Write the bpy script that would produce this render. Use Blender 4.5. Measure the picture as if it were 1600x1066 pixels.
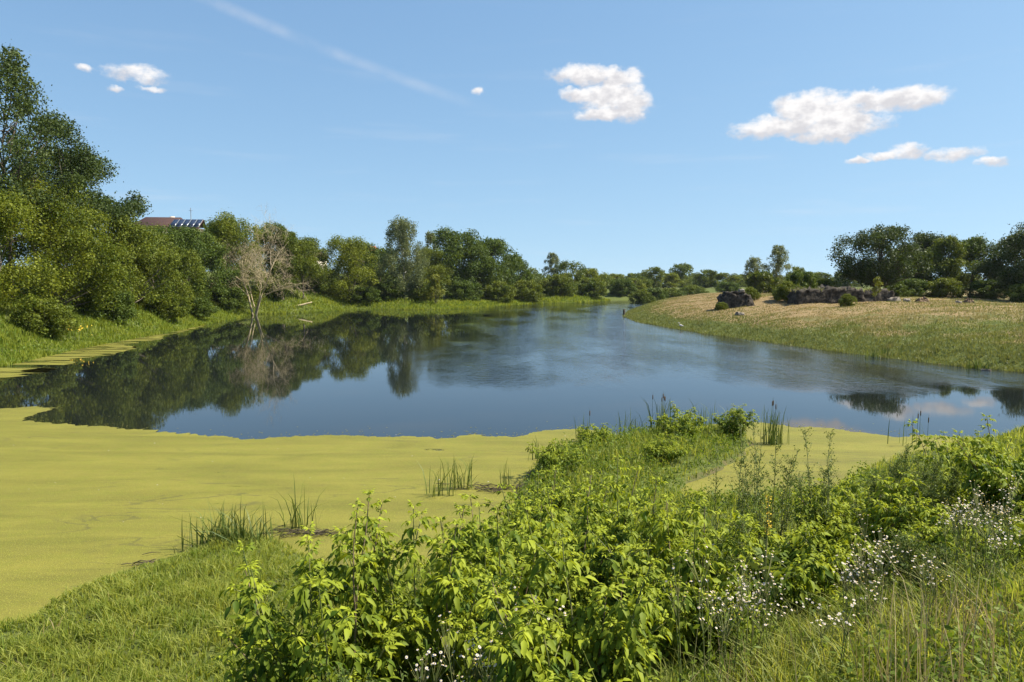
import bpy, bmesh, math
import numpy as np
from mathutils import Vector, Matrix

# ------------------------------------------------------------------ scene, camera, light
scn = bpy.context.scene
COL = scn.collection
for o in list(bpy.data.objects):
    bpy.data.objects.remove(o)

EYE = (0.0, 0.0, 5.0)
cam_d = bpy.data.cameras.new("camera")
cam_d.lens = 25.9
cam_d.sensor_width = 36.0
cam_d.clip_start = 0.05
cam_d.clip_end = 20000.0
cam = bpy.data.objects.new("camera", cam_d)
COL.objects.link(cam)
cam.location = EYE
cam.rotation_euler = (math.radians(90.0 - 4.475), 0.0, 0.0)
scn.camera = cam

SUN_AZ = math.radians(88.0)      # clockwise from the viewing direction (+Y)
SUN_EL = math.radians(50.0)
SKY_STRENGTH = 0.13

sun_d = bpy.data.lights.new("sun", 'SUN')
sun_d.energy = 5.0
sun_d.angle = math.radians(0.53)
sun_d.color = (1.0, 0.94, 0.80)
sun = bpy.data.objects.new("sun", sun_d)
COL.objects.link(sun)
sdir = Vector((math.sin(SUN_AZ) * math.cos(SUN_EL), math.cos(SUN_AZ) * math.cos(SUN_EL), math.sin(SUN_EL)))
sun.rotation_euler = sdir.to_track_quat('Z', 'Y').to_euler()
sun.location = (60, 10, 80)

scn.view_settings.view_transform = 'Standard'
scn.view_settings.look = 'None'
scn.view_settings.exposure = 1.08
scn.view_settings.gamma = 1.0
scn.view_settings.use_curve_mapping = False
scn.render.engine = 'CYCLES'
scn.cycles.max_bounces = 8
scn.cycles.diffuse_bounces = 3
scn.cycles.glossy_bounces = 3
scn.cycles.transmission_bounces = 4
scn.cycles.transparent_max_bounces = 8
scn.cycles.use_denoising = True


class Nodes:
    """Small helper round a node tree."""
    def __init__(self, tree):
        self.t = tree
        tree.nodes.clear()

    def n(self, typ, **kw):
        nd = self.t.nodes.new(typ)
        for k, v in kw.items():
            setattr(nd, k, v)
        return nd

    def put(self, sock, v):
        if isinstance(v, bpy.types.NodeSocket):
            self.t.links.new(v, sock)
        elif v is not None:
            sock.default_value = v

    def math(self, op, a, b=None, c=None, clamp=False):
        nd = self.n('ShaderNodeMath', operation=op, use_clamp=clamp)
        for i, v in enumerate((a, b, c)):
            self.put(nd.inputs[i], v)
        return nd.outputs[0]

    def smooth(self, v, lo, hi):
        nd = self.n('ShaderNodeMapRange', interpolation_type='SMOOTHSTEP')
        self.put(nd.inputs['Value'], v)
        nd.inputs['From Min'].default_value = lo
        nd.inputs['From Max'].default_value = hi
        return nd.outputs[0]

    def mix(self, f, a, b, blend='MIX'):
        nd = self.n('ShaderNodeMix', data_type='RGBA', blend_type=blend)
        self.put(nd.inputs[0], f)
        for i, v in ((6, a), (7, b)):
            if isinstance(v, tuple) and len(v) == 3:
                v = (*v, 1.0)
            self.put(nd.inputs[i], v)
        return nd.outputs[2]

    def noise(self, vec, scale, detail=4.0, rough=0.55, dist=0.0):
        nd = self.n('ShaderNodeTexNoise')
        self.put(nd.inputs['Vector'], vec)
        nd.inputs['Scale'].default_value = scale
        nd.inputs['Detail'].default_value = detail
        nd.inputs['Roughness'].default_value = rough
        nd.inputs['Distortion'].default_value = dist
        return nd.outputs[0]

    def attr(self, name):
        nd = self.n('ShaderNodeAttribute', attribute_name=name)
        return nd.outputs['Fac']

    def scaled(self, vec, s):
        nd = self.n('ShaderNodeMapping')
        self.put(nd.inputs['Vector'], vec)
        nd.inputs['Scale'].default_value = s
        return nd.outputs[0]


# ------------------------------------------------------------------ sky with a few fair-weather clouds
world = bpy.data.worlds.new("World")
scn.world = world
world.use_nodes = True
W = Nodes(world.node_tree)
sky = W.n('ShaderNodeTexSky', sky_type='NISHITA', sun_disc=False)
sky.sun_elevation = SUN_EL
sky.sun_rotation = SUN_AZ
sky.altitude = 500.0
sky.air_density = 1.0
sky.dust_density = 0.6
sky.ozone_density = 2.0
tc = W.n('ShaderNodeTexCoord')
# look up a little above the true direction, so that the pale band at the horizon stays thin
lift = W.n('ShaderNodeVectorMath', operation='ADD')
W.put(lift.inputs[0], tc.outputs['Generated'])
lift.inputs[1].default_value = (0.0, 0.0, 0.085)
lnorm = W.n('ShaderNodeVectorMath', operation='NORMALIZE')
W.put(lnorm.inputs[0], lift.outputs[0])
W.put(sky.inputs[0], lnorm.outputs[0])
sk_a = W.n('ShaderNodeVectorMath', operation='MULTIPLY_ADD')
W.put(sk_a.inputs[0], sky.outputs[0])
sk_a.inputs[1].default_value = (0.20, 0.20, 0.20)
sk_a.inputs[2].default_value = (1.0, 1.0, 1.0)
sk_b = W.n('ShaderNodeVectorMath', operation='DIVIDE')
W.put(sk_b.inputs[0], sky.outputs[0])
W.put(sk_b.inputs[1], sk_a.outputs[0])
sk_c = W.n('ShaderNodeVectorMath', operation='MULTIPLY')
W.put(sk_c.inputs[0], sk_b.outputs[0])
sk_c.inputs[1].default_value = (0.91, 1.12, 1.27)
sep = W.n('ShaderNodeSeparateXYZ')
W.put(sep.inputs[0], tc.outputs['Generated'])
az = W.math('ARCTAN2', sep.outputs[0], sep.outputs[1])
el = W.math('ARCSINE', sep.outputs[2])
comb = W.n('ShaderNodeCombineXYZ')
W.put(comb.inputs[0], az)
W.put(comb.inputs[1], el)
ae = comb.outputs[0]
wn1 = W.n('ShaderNodeTexNoise')
W.put(wn1.inputs['Vector'], ae)
wn1.inputs['Scale'].default_value = 26.0
wn1.inputs['Detail'].default_value = 6.0
wn1.inputs['Roughness'].default_value = 0.62
wsep = W.n('ShaderNodeSeparateColor')
W.put(wsep.inputs[0], wn1.outputs['Color'])
azw = W.math('MULTIPLY_ADD', W.math('SUBTRACT', wsep.outputs[0], 0.5), 0.034, az)
elw = W.math('MULTIPLY_ADD', W.math('SUBTRACT', wsep.outputs[1], 0.5), 0.026, el)
# (azimuth, elevation, half width, half height), radians
CLOUDS = [(-0.4626, 0.2419, 0.0365, 0.0104), (-0.4848, 0.2226, 0.0113, 0.0052), (-0.5114, 0.2414, 0.0122, 0.0052),
          (-0.4454, 0.2276, 0.0174, 0.0043), (0.1014, 0.2677, 0.0452, 0.0104), (0.1392, 0.2581, 0.0261, 0.0122),
          (0.0974, 0.2438, 0.033, 0.0087), (0.131, 0.2398, 0.0391, 0.0157), (0.1562, 0.2265, 0.0261, 0.0157),
          (0.1229, 0.2197, 0.0348, 0.0078), (-0.0467, 0.247, 0.0104, 0.0061),
          (0.3695, 0.2143, 0.0304, 0.0157), (0.3918, 0.2036, 0.0435, 0.0209), (0.3514, 0.1939, 0.0609, 0.0113),
          (0.4102, 0.1895, 0.0478, 0.0157), (0.4034, 0.1796, 0.0435, 0.0078), (0.4341, 0.2144, 0.0348, 0.0078),
          (0.4719, 0.212, 0.0478, 0.0113), (0.5049, 0.2125, 0.0217, 0.0061), (0.4364, 0.1481, 0.0174, 0.0043),
          (0.4639, 0.1514, 0.0217, 0.0052), (0.4854, 0.1541, 0.0217, 0.0087), (0.5332, 0.1458, 0.0278, 0.0078),
          (0.5695, 0.1343, 0.0157, 0.0052),
          # the sky behind and beside the viewer goes on in the same way
          (1.15, 0.30, 0.06, 0.016), (1.9, 0.22, 0.08, 0.020), (2.7, 0.33, 0.05, 0.015),
          (-1.2, 0.25, 0.06, 0.014), (-2.1, 0.31, 0.07, 0.018)]
field = None
sw, sd = None, None
for ci, (a, e, rw, rh) in enumerate(CLOUDS):
    dx = W.math('DIVIDE', W.math('SUBTRACT', azw, a), rw * 1.12)
    dy = W.math('DIVIDE', W.math('SUBTRACT', elw, e), rh * 1.18)
    f = W.math('SUBTRACT', 1.0, W.math('ADD', W.math('MULTIPLY', dx, dx), W.math('MULTIPLY', dy, dy)))
    thinner = 0.45 if ci < 4 or ci == 10 else (0.25 if 19 <= ci <= 23 else 0.0)
    f = W.math('MAXIMUM', W.math('SUBTRACT', f, thinner), -1.5)
    fp = W.math('MAXIMUM', W.math('ADD', f, 0.5), 0.0)
    sw = fp if sw is None else W.math('ADD', sw, fp)
    sd = W.math('MULTIPLY', fp, dy) if sd is None else W.math('MULTIPLY_ADD', fp, dy, sd)
    field = f if field is None else W.math('SMOOTH_MAX', field, f, 0.25)
fine = W.noise(W.scaled(ae, (1.0, 1.5, 1.0)), 70.0, 7.0, 0.65)
dens = W.math('MULTIPLY_ADD', W.math('SUBTRACT', fine, 0.5), 1.9, field)
up_ = W.math('DIVIDE', sd, W.math('MAXIMUM', sw, 0.001))
alpha = W.smooth(W.math('MULTIPLY_ADD', up_, 0.12, dens), -0.46, 0.80)
puff = W.noise(W.scaled(ae, (1.0, 1.4, 1.0)), 45.0, 5.0, 0.6)
tone = W.smooth(W.math('MULTIPLY_ADD', up_, 0.22, puff), 0.34, 0.66)  # cloud shading painted into the colour: tops whiter, undersides greyer
cloud_col = W.mix(tone, (2.65, 2.62, 2.74), (3.75, 3.68, 3.66))
# faint contrail and high streaks
lx = W.math('MULTIPLY_ADD', W.math('ADD', az, 0.2005), -0.395, W.math('SUBTRACT', el, 0.2780))
lx = W.math('ADD', lx, W.math('MULTIPLY', W.math('ADD', az, 0.2005), 0.70))
trail = W.math('SUBTRACT', 1.0, W.smooth(W.math('ABSOLUTE', lx), 0.0, 0.011))
trail = W.math('MULTIPLY', trail, W.math('SUBTRACT', 1.0, W.smooth(az, -0.25, 0.06)))
trail = W.math('MULTIPLY', trail, W.smooth(W.noise(ae, 14.0, 5.0), 0.25, 0.75))
wisp = W.smooth(W.noise(W.scaled(ae, (1.6, 16.0, 1.0)), 2.2, 6.0, 0.6), 0.52, 0.80)
wisp = W.math('MULTIPLY', wisp, W.math('SUBTRACT', 1.0, W.smooth(el, 0.05, 0.45)))
thin = W.math('MAXIMUM', W.math('MULTIPLY', trail, 0.36), W.math('MULTIPLY', wisp, 0.22))
skyc = W.mix(thin, sk_c.outputs[0], (3.0, 3.1, 3.3))
skyc = W.mix(alpha, skyc, cloud_col)
bg = W.n('ShaderNodeBackground')
W.put(bg.inputs['Color'], skyc)
bg.inputs['Strength'].default_value = SKY_STRENGTH
wo = W.n('ShaderNodeOutputWorld')
W.put(wo.inputs[0], bg.outputs[0])


# ------------------------------------------------------------------ object helpers
def tag(o, label=None, cat=None, group=None, kind=None):
    if label: o["label"] = label
    if cat: o["category"] = cat
    if group: o["group"] = group
    if kind: o["kind"] = kind
    return o


def link(name, data, parent=None, mat=None, loc=None, rz=None):
    o = bpy.data.objects.new(name, data)
    COL.objects.link(o)
    if parent is not None:
        o.parent = parent
    if mat is not None and not data.materials:
        data.materials.append(mat)
    if loc is not None:
        o.location = loc
    if rz is not None:
        o.rotation_euler = (0, 0, rz)
    return o


def empty(name, loc=(0, 0, 0), rz=0.0):
    o = bpy.data.objects.new(name, None)
    o.empty_display_size = 0.2
    COL.objects.link(o)
    o.location = loc
    o.rotation_euler = (0, 0, rz)
    return o


def copy_tree(src, parent=None):
    c = src.copy()
    COL.objects.link(c)
    c.parent = parent
    for ch in list(src.children):
        copy_tree(ch, c)
    return c


def np_mesh(name, V, quads=None, tris=None, tint=None, smooth=False, mat=None, extra=None):
    me = bpy.data.meshes.new(name)
    V = np.ascontiguousarray(V, dtype=np.float32).reshape(-1, 3)
    q = np.zeros((0, 4), np.int32) if quads is None or len(quads) == 0 else np.asarray(quads, np.int32).reshape(-1, 4)
    t = np.zeros((0, 3), np.int32) if tris is None or len(tris) == 0 else np.asarray(tris, np.int32).reshape(-1, 3)
    me.vertices.add(len(V))
    me.vertices.foreach_set("co", V.ravel())
    me.loops.add(q.size + t.size)
    me.loops.foreach_set("vertex_index", np.concatenate([q.ravel(), t.ravel()]))
    me.polygons.add(len(q) + len(t))
    me.polygons.foreach_set("loop_start", np.concatenate([np.arange(len(q)) * 4, q.size + np.arange(len(t)) * 3]).astype(np.int32))
    if smooth:
        me.polygons.foreach_set("use_smooth", np.ones(len(q) + len(t), bool))
    me.update(calc_edges=True)
    if tint is not None:
        a = me.attributes.new("tint", 'FLOAT', 'FACE')
        a.data.foreach_set("value", np.asarray(tint, np.float32).ravel())
    for k, v in (extra or {}).items():
        a = me.attributes.new(k, 'FLOAT', 'POINT')
        a.data.foreach_set("value", np.asarray(v, np.float32).ravel())
    if mat is not None:
        me.materials.append(mat)
    return me


class Parts:
    """Collects arrays of vertices and faces and joins them."""
    def __init__(self):
        self.V, self.Q, self.T, self.qt, self.tt, self.n = [], [], [], [], [], 0

    def add(self, V, Q=None, T=None, qt=0.5, tt=0.5):
        V = np.asarray(V, float).reshape(-1, 3)
        if Q is not None and len(Q):
            Q = np.asarray(Q).reshape(-1, 4)
            self.Q.append(Q + self.n)
            self.qt.append(np.broadcast_to(qt, (len(Q),)))
        if T is not None and len(T):
            T = np.asarray(T).reshape(-1, 3)
            self.T.append(T + self.n)
            self.tt.append(np.broadcast_to(tt, (len(T),)))
        self.V.append(V)
        self.n += len(V)

    def mesh(self, name, mat, smooth=False):
        Q = np.concatenate(self.Q) if self.Q else None
        T = np.concatenate(self.T) if self.T else None
        tint = np.concatenate(self.qt + self.tt)
        return np_mesh(name, np.concatenate(self.V), Q, T, tint, smooth, mat)


def unit(v):
    return v / np.maximum(np.linalg.norm(v, axis=-1, keepdims=True), 1e-9)


def tube(P, R, sides=6):
    """A tapered tube along the polyline P with radii R."""
    P = np.asarray(P, float)
    R = np.asarray(R, float)
    n = len(P)
    d = unit(np.gradient(P, axis=0))
    ref = np.where(np.abs(d[:, 2:3]) > 0.9, np.array([[1.0, 0, 0]]), np.array([[0, 0, 1.0]]))
    a = unit(np.cross(d, ref))
    b = np.cross(d, a)
    th = np.arange(sides) / sides * 2 * math.pi
    V = P[:, None, :] + R[:, None, None] * (a[:, None, :] * np.cos(th)[None, :, None] + b[:, None, :] * np.sin(th)[None, :, None])
    i = np.arange(n - 1)[:, None] * sides
    j = np.arange(sides)[None, :]
    j2 = (j + 1) % sides
    Q = np.stack([i + j, i + j2, i + sides + j2, i + sides + j], -1).reshape(-1, 4)
    return V.reshape(-1, 3), Q


# ------------------------------------------------------------------ lie of the land
LAKE = np.array([(-7.26, 10.48), (-7.08, 11.61), (-6.31, 12.85), (-5.72, 13.65), (-5.08, 14.05), (-4.58, 13.9),
                 (-3.6, 12.9), (-2.4, 12.3), (-1.2, 12.8), (-0.3, 14.6), (0.05, 17.0), (0.42, 18.77), (0.71, 20.12), (1.34, 21.69),
                 (2.0, 22.66), (3.28, 23.22), (4.52, 24.44), (6.13, 24.87), (7.32, 24.44), (7.61, 23.03), (6.71, 21.12),
                 (5.5, 19.42), (4.42, 18.15), (3.96, 17.03), (4.55, 16.52), (5.95, 16.78), (7.52, 17.3), (8.49, 18.45),
                 (10.32, 20.12), (13.07, 22.12), (15.15, 23.22), (17.52, 24.87), (30, 27), (48, 24), (62, 29), (54, 36),
                 (40, 38.0), (28.86, 41.23), (27.01, 44.11), (25.5, 48.64), (23.66, 54.19), (21.81, 62.49), (19.29, 73.78),
                 (17.7, 84.69), (16.3, 96.03), (17.11, 113.04), (22.09, 137.35), (31.92, 174.92), (41.2, 206.22),
                 (55, 226), (72, 240), (92, 250), (94, 262), (68, 254), (48, 236), (35.29, 213.88), (27.86, 213.88),
                 (16.72, 192.45), (8.09, 186.23), (-4.18, 160.31), (-13.46, 140.71), (-22.02, 140.71), (-30.09, 144.24),
                 (-33.44, 128.17), (-38.41, 122.7), (-41.79, 120.13), (-38.02, 92.92), (-35.44, 76.74), (-34.59, 66.11),
                 (-33.44, 56.33), (-31.1, 44.46), (-31, 36), (-27, 26), (-20, 17), (-13, 11.5), (-9.5, 9.8)])


def sdist(x, y, poly=LAKE):
    """Signed distance to a closed outline: positive outside (on land)."""
    x = np.asarray(x, float).ravel()
    y = np.asarray(y, float).ravel()
    best = np.full(len(x), 1e18)
    inside = np.zeros(len(x), bool)
    A = poly
    B = np.roll(poly, -1, axis=0)
    for (ax, ay), (bx, by) in zip(A, B):
        ex, ey = bx - ax, by - ay
        t = np.clip(((x - ax) * ex + (y - ay) * ey) / (ex * ex + ey * ey), 0, 1)
        best = np.minimum(best, (x - ax - t * ex) ** 2 + (y - ay - t * ey) ** 2)
        c = (ay > y) != (by > y)
        if ey != 0:
            inside ^= c & (x < (bx - ax) * (y - ay) / ey + ax)
    d = np.sqrt(best)
    return np.where(inside, -d, d)


def sm(lo, hi, v):
    t = np.clip((v - lo) / (hi - lo), 0, 1)
    return t * t * (3 - 2 * t)


_r = np.random.default_rng(5)
_WV = [(_r.uniform(0, 6.28), _r.uniform(0, 6.28), _r.uniform(0, 6.28)) for _ in range(8)]


def waves(x, y, wl):
    """Cheap smooth noise in about -1..1."""
    s = 0
    for k, (ang, ph, p2) in enumerate(_WV):
        w = 2 * math.pi / (wl * (0.6 + 0.12 * k))
        s = s + np.sin((x * math.cos(ang) + y * math.sin(ang)) * w + ph + 1.3 * np.sin((x * math.cos(p2) + y * math.sin(p2)) * w * 0.6 + ph))
    return s / 4.0


def height(x, y, d=None):
    x = np.asarray(x, float)
    y = np.asarray(y, float)
    shp = np.broadcast(x, y).shape
    x = np.broadcast_to(x, shp).ravel()
    y = np.broadcast_to(y, shp).ravel()
    d = sdist(x, y) + 0.12 * waves(x, y, 2.1) + 0.25 * waves(x, y, 7.0) * sm(20, 45, y)
    dl = np.maximum(d, 0)
    # far-side banks
    amp = 2.4 + 5.4 * sm(-18, -40, x)
    left = sm(0, 3.5, dl) * amp * (1 - np.exp(-(dl / 14.0) ** 1.2))
    right = 3.0 * (1 - np.exp(-dl / 9.0)) * sm(-0.5, 2.5, dl)
    far = left + (right - left) * sm(-4, 14, x - 0.075 * (y - 120) * (y > 120))
    # the embankment underfoot
    yc = np.where(x < 6, 0.3 + 4.7 * sm(-2.0, 7.0, x), 0.3 + 4.7 * sm(-2, 7, np.minimum(x, 7)) + 0.75 * np.maximum(x - 6, 0))
    dam = 3.4 - 0.40 * 0.6 * np.log1p(np.exp(np.clip((y - yc) / 0.6, -40, 40)))
    dam = np.maximum(dam, 0.10 + 0.07 * dl)
    ramp = 0.04 + 0.20 * dl + 0.10 * dl * dl
    near = np.minimum(dam, ramp)
    wn = sm(38, 27, y) * sm(-24, -13, x)
    h = far + (near - far) * wn
    h = h + (0.05 * waves(x, y, 1.7) + 0.12 * waves(x, y, 9.0) * (1 - wn)) * sm(0.2, 3.0, dl)
    h = h + 0.5 * waves(x, y, 60.0) * sm(12, 60, dl) * (1 - wn)
    h = h + 1.25 * np.exp(-((x - 39.5) / 6.0) ** 4 - ((y - 94.0) / 6.0) ** 4) * sm(86.2, 88.5, y) + 0.9 * np.exp(-((x - 31.2) / 2.6) ** 2 - ((y - 93.5) / 3.5) ** 2)
    h = np.where(d < 0, np.maximum(-1.2, 0.35 * d - 0.02), h + 0.015)
    return h.reshape(shp)


def gz(x, y):
    return float(height(np.array([x]), np.array([y]))[0])


def graded(lo, hi, flo, fhi, step, grow):
    v = list(np.arange(flo, fhi + 1e-6, step))
    s, c = step, fhi
    while c < hi:
        s *= grow
        c += s
        v.append(c)
    s, c = step, flo
    while c > lo:
        s *= grow
        c -= s
        v.insert(0, c)
    return np.array(v)


# ------------------------------------------------------------------ materials
def new_mat(name):
    m = bpy.data.materials.new(name)
    m.use_nodes = True
    N = Nodes(m.node_tree)
    N.out = N.n('ShaderNodeOutputMaterial')
    return m, N


def principled(N, color, rough=0.6, spec=0.3, bump=None):
    p = N.n('ShaderNodeBsdfPrincipled')
    if isinstance(color, tuple) and len(color) == 3:
        color = (*color, 1.0)
    N.put(p.inputs['Base Color'], color)
    N.put(p.inputs['Roughness'], rough)
    N.put(p.inputs['Specular IOR Level'], spec)
    if bump is not None:
        N.put(p.inputs['Normal'], bump)
    return p


def bump_of(N, h, strength, dist):
    b = N.n('ShaderNodeBump')
    b.inputs['Strength'].default_value = strength
    b.inputs['Distance'].default_value = dist
    N.put(b.inputs['Height'], h)
    return b.outputs[0]


def leaf_mat(name, dark, light, trans=0.35, rough=0.5, spec=0.35, jitter=0.12, tcol=None, tone=False):
    """Leaf: tint attribute runs from dark to light; some light comes through."""
    m, N = new_mat(name)
    t = N.attr("tint")
    if tone:
        on = N.n('ShaderNodeAttribute', attribute_type='OBJECT', attribute_name='tone')
        t = N.math('ADD', N.math('SUBTRACT', t, 0.5), on.outputs['Fac'])
    oi = N.n('ShaderNodeObjectInfo')
    t = N.math('ADD', t, N.math('MULTIPLY', N.math('SUBTRACT', oi.outputs['Random'], 0.5), jitter * 2), clamp=True)
    c = N.mix(t, dark, light)
    p = principled(N, c, rough, spec)
    tr = N.n('ShaderNodeBsdfTranslucent')
    tcl = N.mix(1.0, c, tcol or (1.25, 1.15, 0.55), 'MULTIPLY')
    N.put(tr.inputs['Color'], tcl)
    mx = N.n('ShaderNodeMixShader')
    mx.inputs[0].default_value = trans
    N.put(mx.inputs[1], p.outputs[0])
    N.put(mx.inputs[2], tr.outputs[0])
    N.put(N.out.inputs[0], mx.outputs[0])
    return m


def plain_mat(name, c1, c2, scale=6.0, rough=0.8, spec=0.2, bump=0.4, bdist=0.02, coords='Object', stretch=(1, 1, 1)):
    m, N = new_mat(name)
    t = N.n('ShaderNodeTexCoord')
    v = N.scaled(t.outputs[coords], stretch)
    f = N.noise(v, scale, 6.0, 0.6)
    c = N.mix(N.smooth(f, 0.3, 0.7), c1, c2)
    p = principled(N, c, rough, spec, bump_of(N, f, bump, bdist))
    N.put(N.out.inputs[0], p.outputs[0])
    return m


M = {}
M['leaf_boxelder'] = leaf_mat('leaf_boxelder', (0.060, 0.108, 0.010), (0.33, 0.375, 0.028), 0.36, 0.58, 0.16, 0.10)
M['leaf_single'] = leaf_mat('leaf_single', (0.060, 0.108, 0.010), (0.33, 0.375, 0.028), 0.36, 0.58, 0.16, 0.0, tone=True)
M['leaf_bright'] = leaf_mat('leaf_bright_tree', (0.062, 0.094, 0.009), (0.215, 0.235, 0.024), 0.36, spec=0.15)
M['leaf_mid'] = leaf_mat('leaf_mid_tree', (0.052, 0.084, 0.010), (0.172, 0.196, 0.023), 0.34, spec=0.15)
M['leaf_dark'] = leaf_mat('leaf_dark_tree', (0.040, 0.072, 0.012), (0.120, 0.160, 0.026), 0.34, spec=0.15)
M['leaf_tall'] = leaf_mat('leaf_tall_tree', (0.030, 0.052, 0.012), (0.092, 0.122, 0.030), 0.32, spec=0.15)
M['leaf_oak'] = leaf_mat('leaf_oak', (0.026, 0.046, 0.010), (0.080, 0.108, 0.023), 0.32, spec=0.2)
M['leaf_pale'] = leaf_mat('leaf_birch', (0.085, 0.112, 0.042), (0.240, 0.260, 0.115), 0.36, spec=0.2)
M['leaf_yellow'] = leaf_mat('leaf_yellowing', (0.090, 0.120, 0.014), (0.240, 0.240, 0.030), 0.40)
M['leaf_mugwort'] = leaf_mat('leaf_mugwort', (0.060, 0.100, 0.022), (0.170, 0.210, 0.055), 0.35, spec=0.15)
M['leaf_weed'] = leaf_mat('leaf_weed', (0.070, 0.125, 0.014), (0.230, 0.280, 0.040), 0.42, spec=0.15)
M['leaf_far'] = leaf_mat('leaf_far', (0.060, 0.096, 0.022), (0.170, 0.205, 0.046), 0.38, spec=0.15)
M['grass_near'] = leaf_mat('grass_near', (0.140, 0.205, 0.024), (0.400, 0.410, 0.095), 0.55, spec=0.2)
M['grass_tall'] = leaf_mat('grass_tall', (0.120, 0.175, 0.022), (0.390, 0.400, 0.100), 0.55, spec=0.2)
M['grass_left'] = leaf_mat('grass_left_bank', (0.110, 0.175, 0.020), (0.290, 0.315, 0.048), 0.50, spec=0.15)
M['grass_dry'] = leaf_mat('grass_dry', (0.165, 0.185, 0.045), (0.430, 0.315, 0.175), 0.40, tcol=(1.1, 1.0, 0.7))
M['reed'] = leaf_mat('reed_blade', (0.045, 0.085, 0.016), (0.170, 0.200, 0.045), 0.30)
M['straw'] = leaf_mat('dry_stalk', (0.220, 0.160, 0.070), (0.430, 0.340, 0.180), 0.20, tcol=(1.1, 1.0, 0.7))
M['bark'] = plain_mat('bark_grey', (0.085, 0.070, 0.052), (0.20, 0.170, 0.130), 5.0, 0.9, 0.1, 0.6, 0.03, stretch=(1, 1, 0.25))
M['bark_dark'] = plain_mat('bark_dark', (0.045, 0.036, 0.026), (0.120, 0.098, 0.072), 5.0, 0.9, 0.1, 0.6, 0.03, stretch=(1, 1, 0.25))
M['bark_birch'] = plain_mat('bark_birch', (0.10, 0.09, 0.08), (0.62, 0.60, 0.55), 2.5, 0.8, 0.2, 0.3, 0.01, stretch=(0.5, 0.5, 3.0))
M['deadwood'] = plain_mat('deadwood', (0.32, 0.250, 0.145), (0.55, 0.455, 0.290), 4.0, 0.85, 0.15, 0.4, 0.02, stretch=(1, 1, 0.3))
M['stem_green'] = plain_mat('green_stem', (0.10, 0.14, 0.035), (0.22, 0.20, 0.08), 14.0, 0.6, 0.3, 0.2, 0.002)
M['twig'] = plain_mat('brown_twig', (0.12, 0.085, 0.05), (0.28, 0.21, 0.13), 14.0, 0.8, 0.2, 0.3, 0.002)
M['petal'] = plain_mat('white_petal', (0.46, 0.41, 0.42), (0.60, 0.56, 0.55), 40.0, 0.6, 0.2, 0.1, 0.001)
M['flower_eye'] = plain_mat('yellow_flower_eye', (0.55, 0.38, 0.04), (0.75, 0.52, 0.06), 40.0, 0.7, 0.2, 0.2, 0.001)
M['cattail'] = plain_mat('cattail_head', (0.07, 0.04, 0.02), (0.15, 0.09, 0.045), 60.0, 0.95, 0.05, 0.4, 0.003)


def ground_material():
    m, N = new_mat('ground')
    g = N.n('ShaderNodeNewGeometry')
    P = g.outputs['Position']
    dry, mud, field_ = N.attr('dry'), N.attr('mud'), N.attr('field')
    n1 = N.noise(P, 0.35, 6.0, 0.6)
    n2 = N.noise(P, 2.6, 6.0, 0.65)
    n3 = N.noise(P, 14.0, 5.0, 0.7)
    green = N.mix(N.smooth(n2, 0.3, 0.7), (0.045, 0.066, 0.014), (0.105, 0.122, 0.030))
    green = N.mix(N.math('MULTIPLY', N.smooth(n3, 0.45, 0.75), 0.5), green, (0.17, 0.16, 0.06))
    straw = N.mix(N.smooth(n2, 0.3, 0.75), (0.17, 0.112, 0.060), (0.30, 0.205, 0.115))
    straw = N.mix(N.math('MULTIPLY', N.smooth(n3, 0.4, 0.7), 0.5), straw, (0.17, 0.17, 0.045))
    dm = N.smooth(N.math('MULTIPLY_ADD', N.math('SUBTRACT', n1, 0.5), 1.5, dry), 0.30, 0.72)
    c = N.mix(dm, green, straw)
    fg = N.mix(N.smooth(n1, 0.35, 0.65), (0.050, 0.070, 0.018), (0.120, 0.112, 0.040))
    c = N.mix(field_, c, fg)
    mm = N.smooth(N.math('MULTIPLY_ADD', N.math('SUBTRACT', n2, 0.5), 0.8, mud), 0.35, 0.65)
    c = N.mix(mm, c, N.mix(n3, (0.050, 0.042, 0.022), (0.150, 0.125, 0.055)))
    p = principled(N, c, 0.9, 0.1, bump_of(N, N.math('ADD', n2, n3), 0.6, 0.06))
    N.put(N.out.inputs[0], p.outputs[0])
    return m


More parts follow.
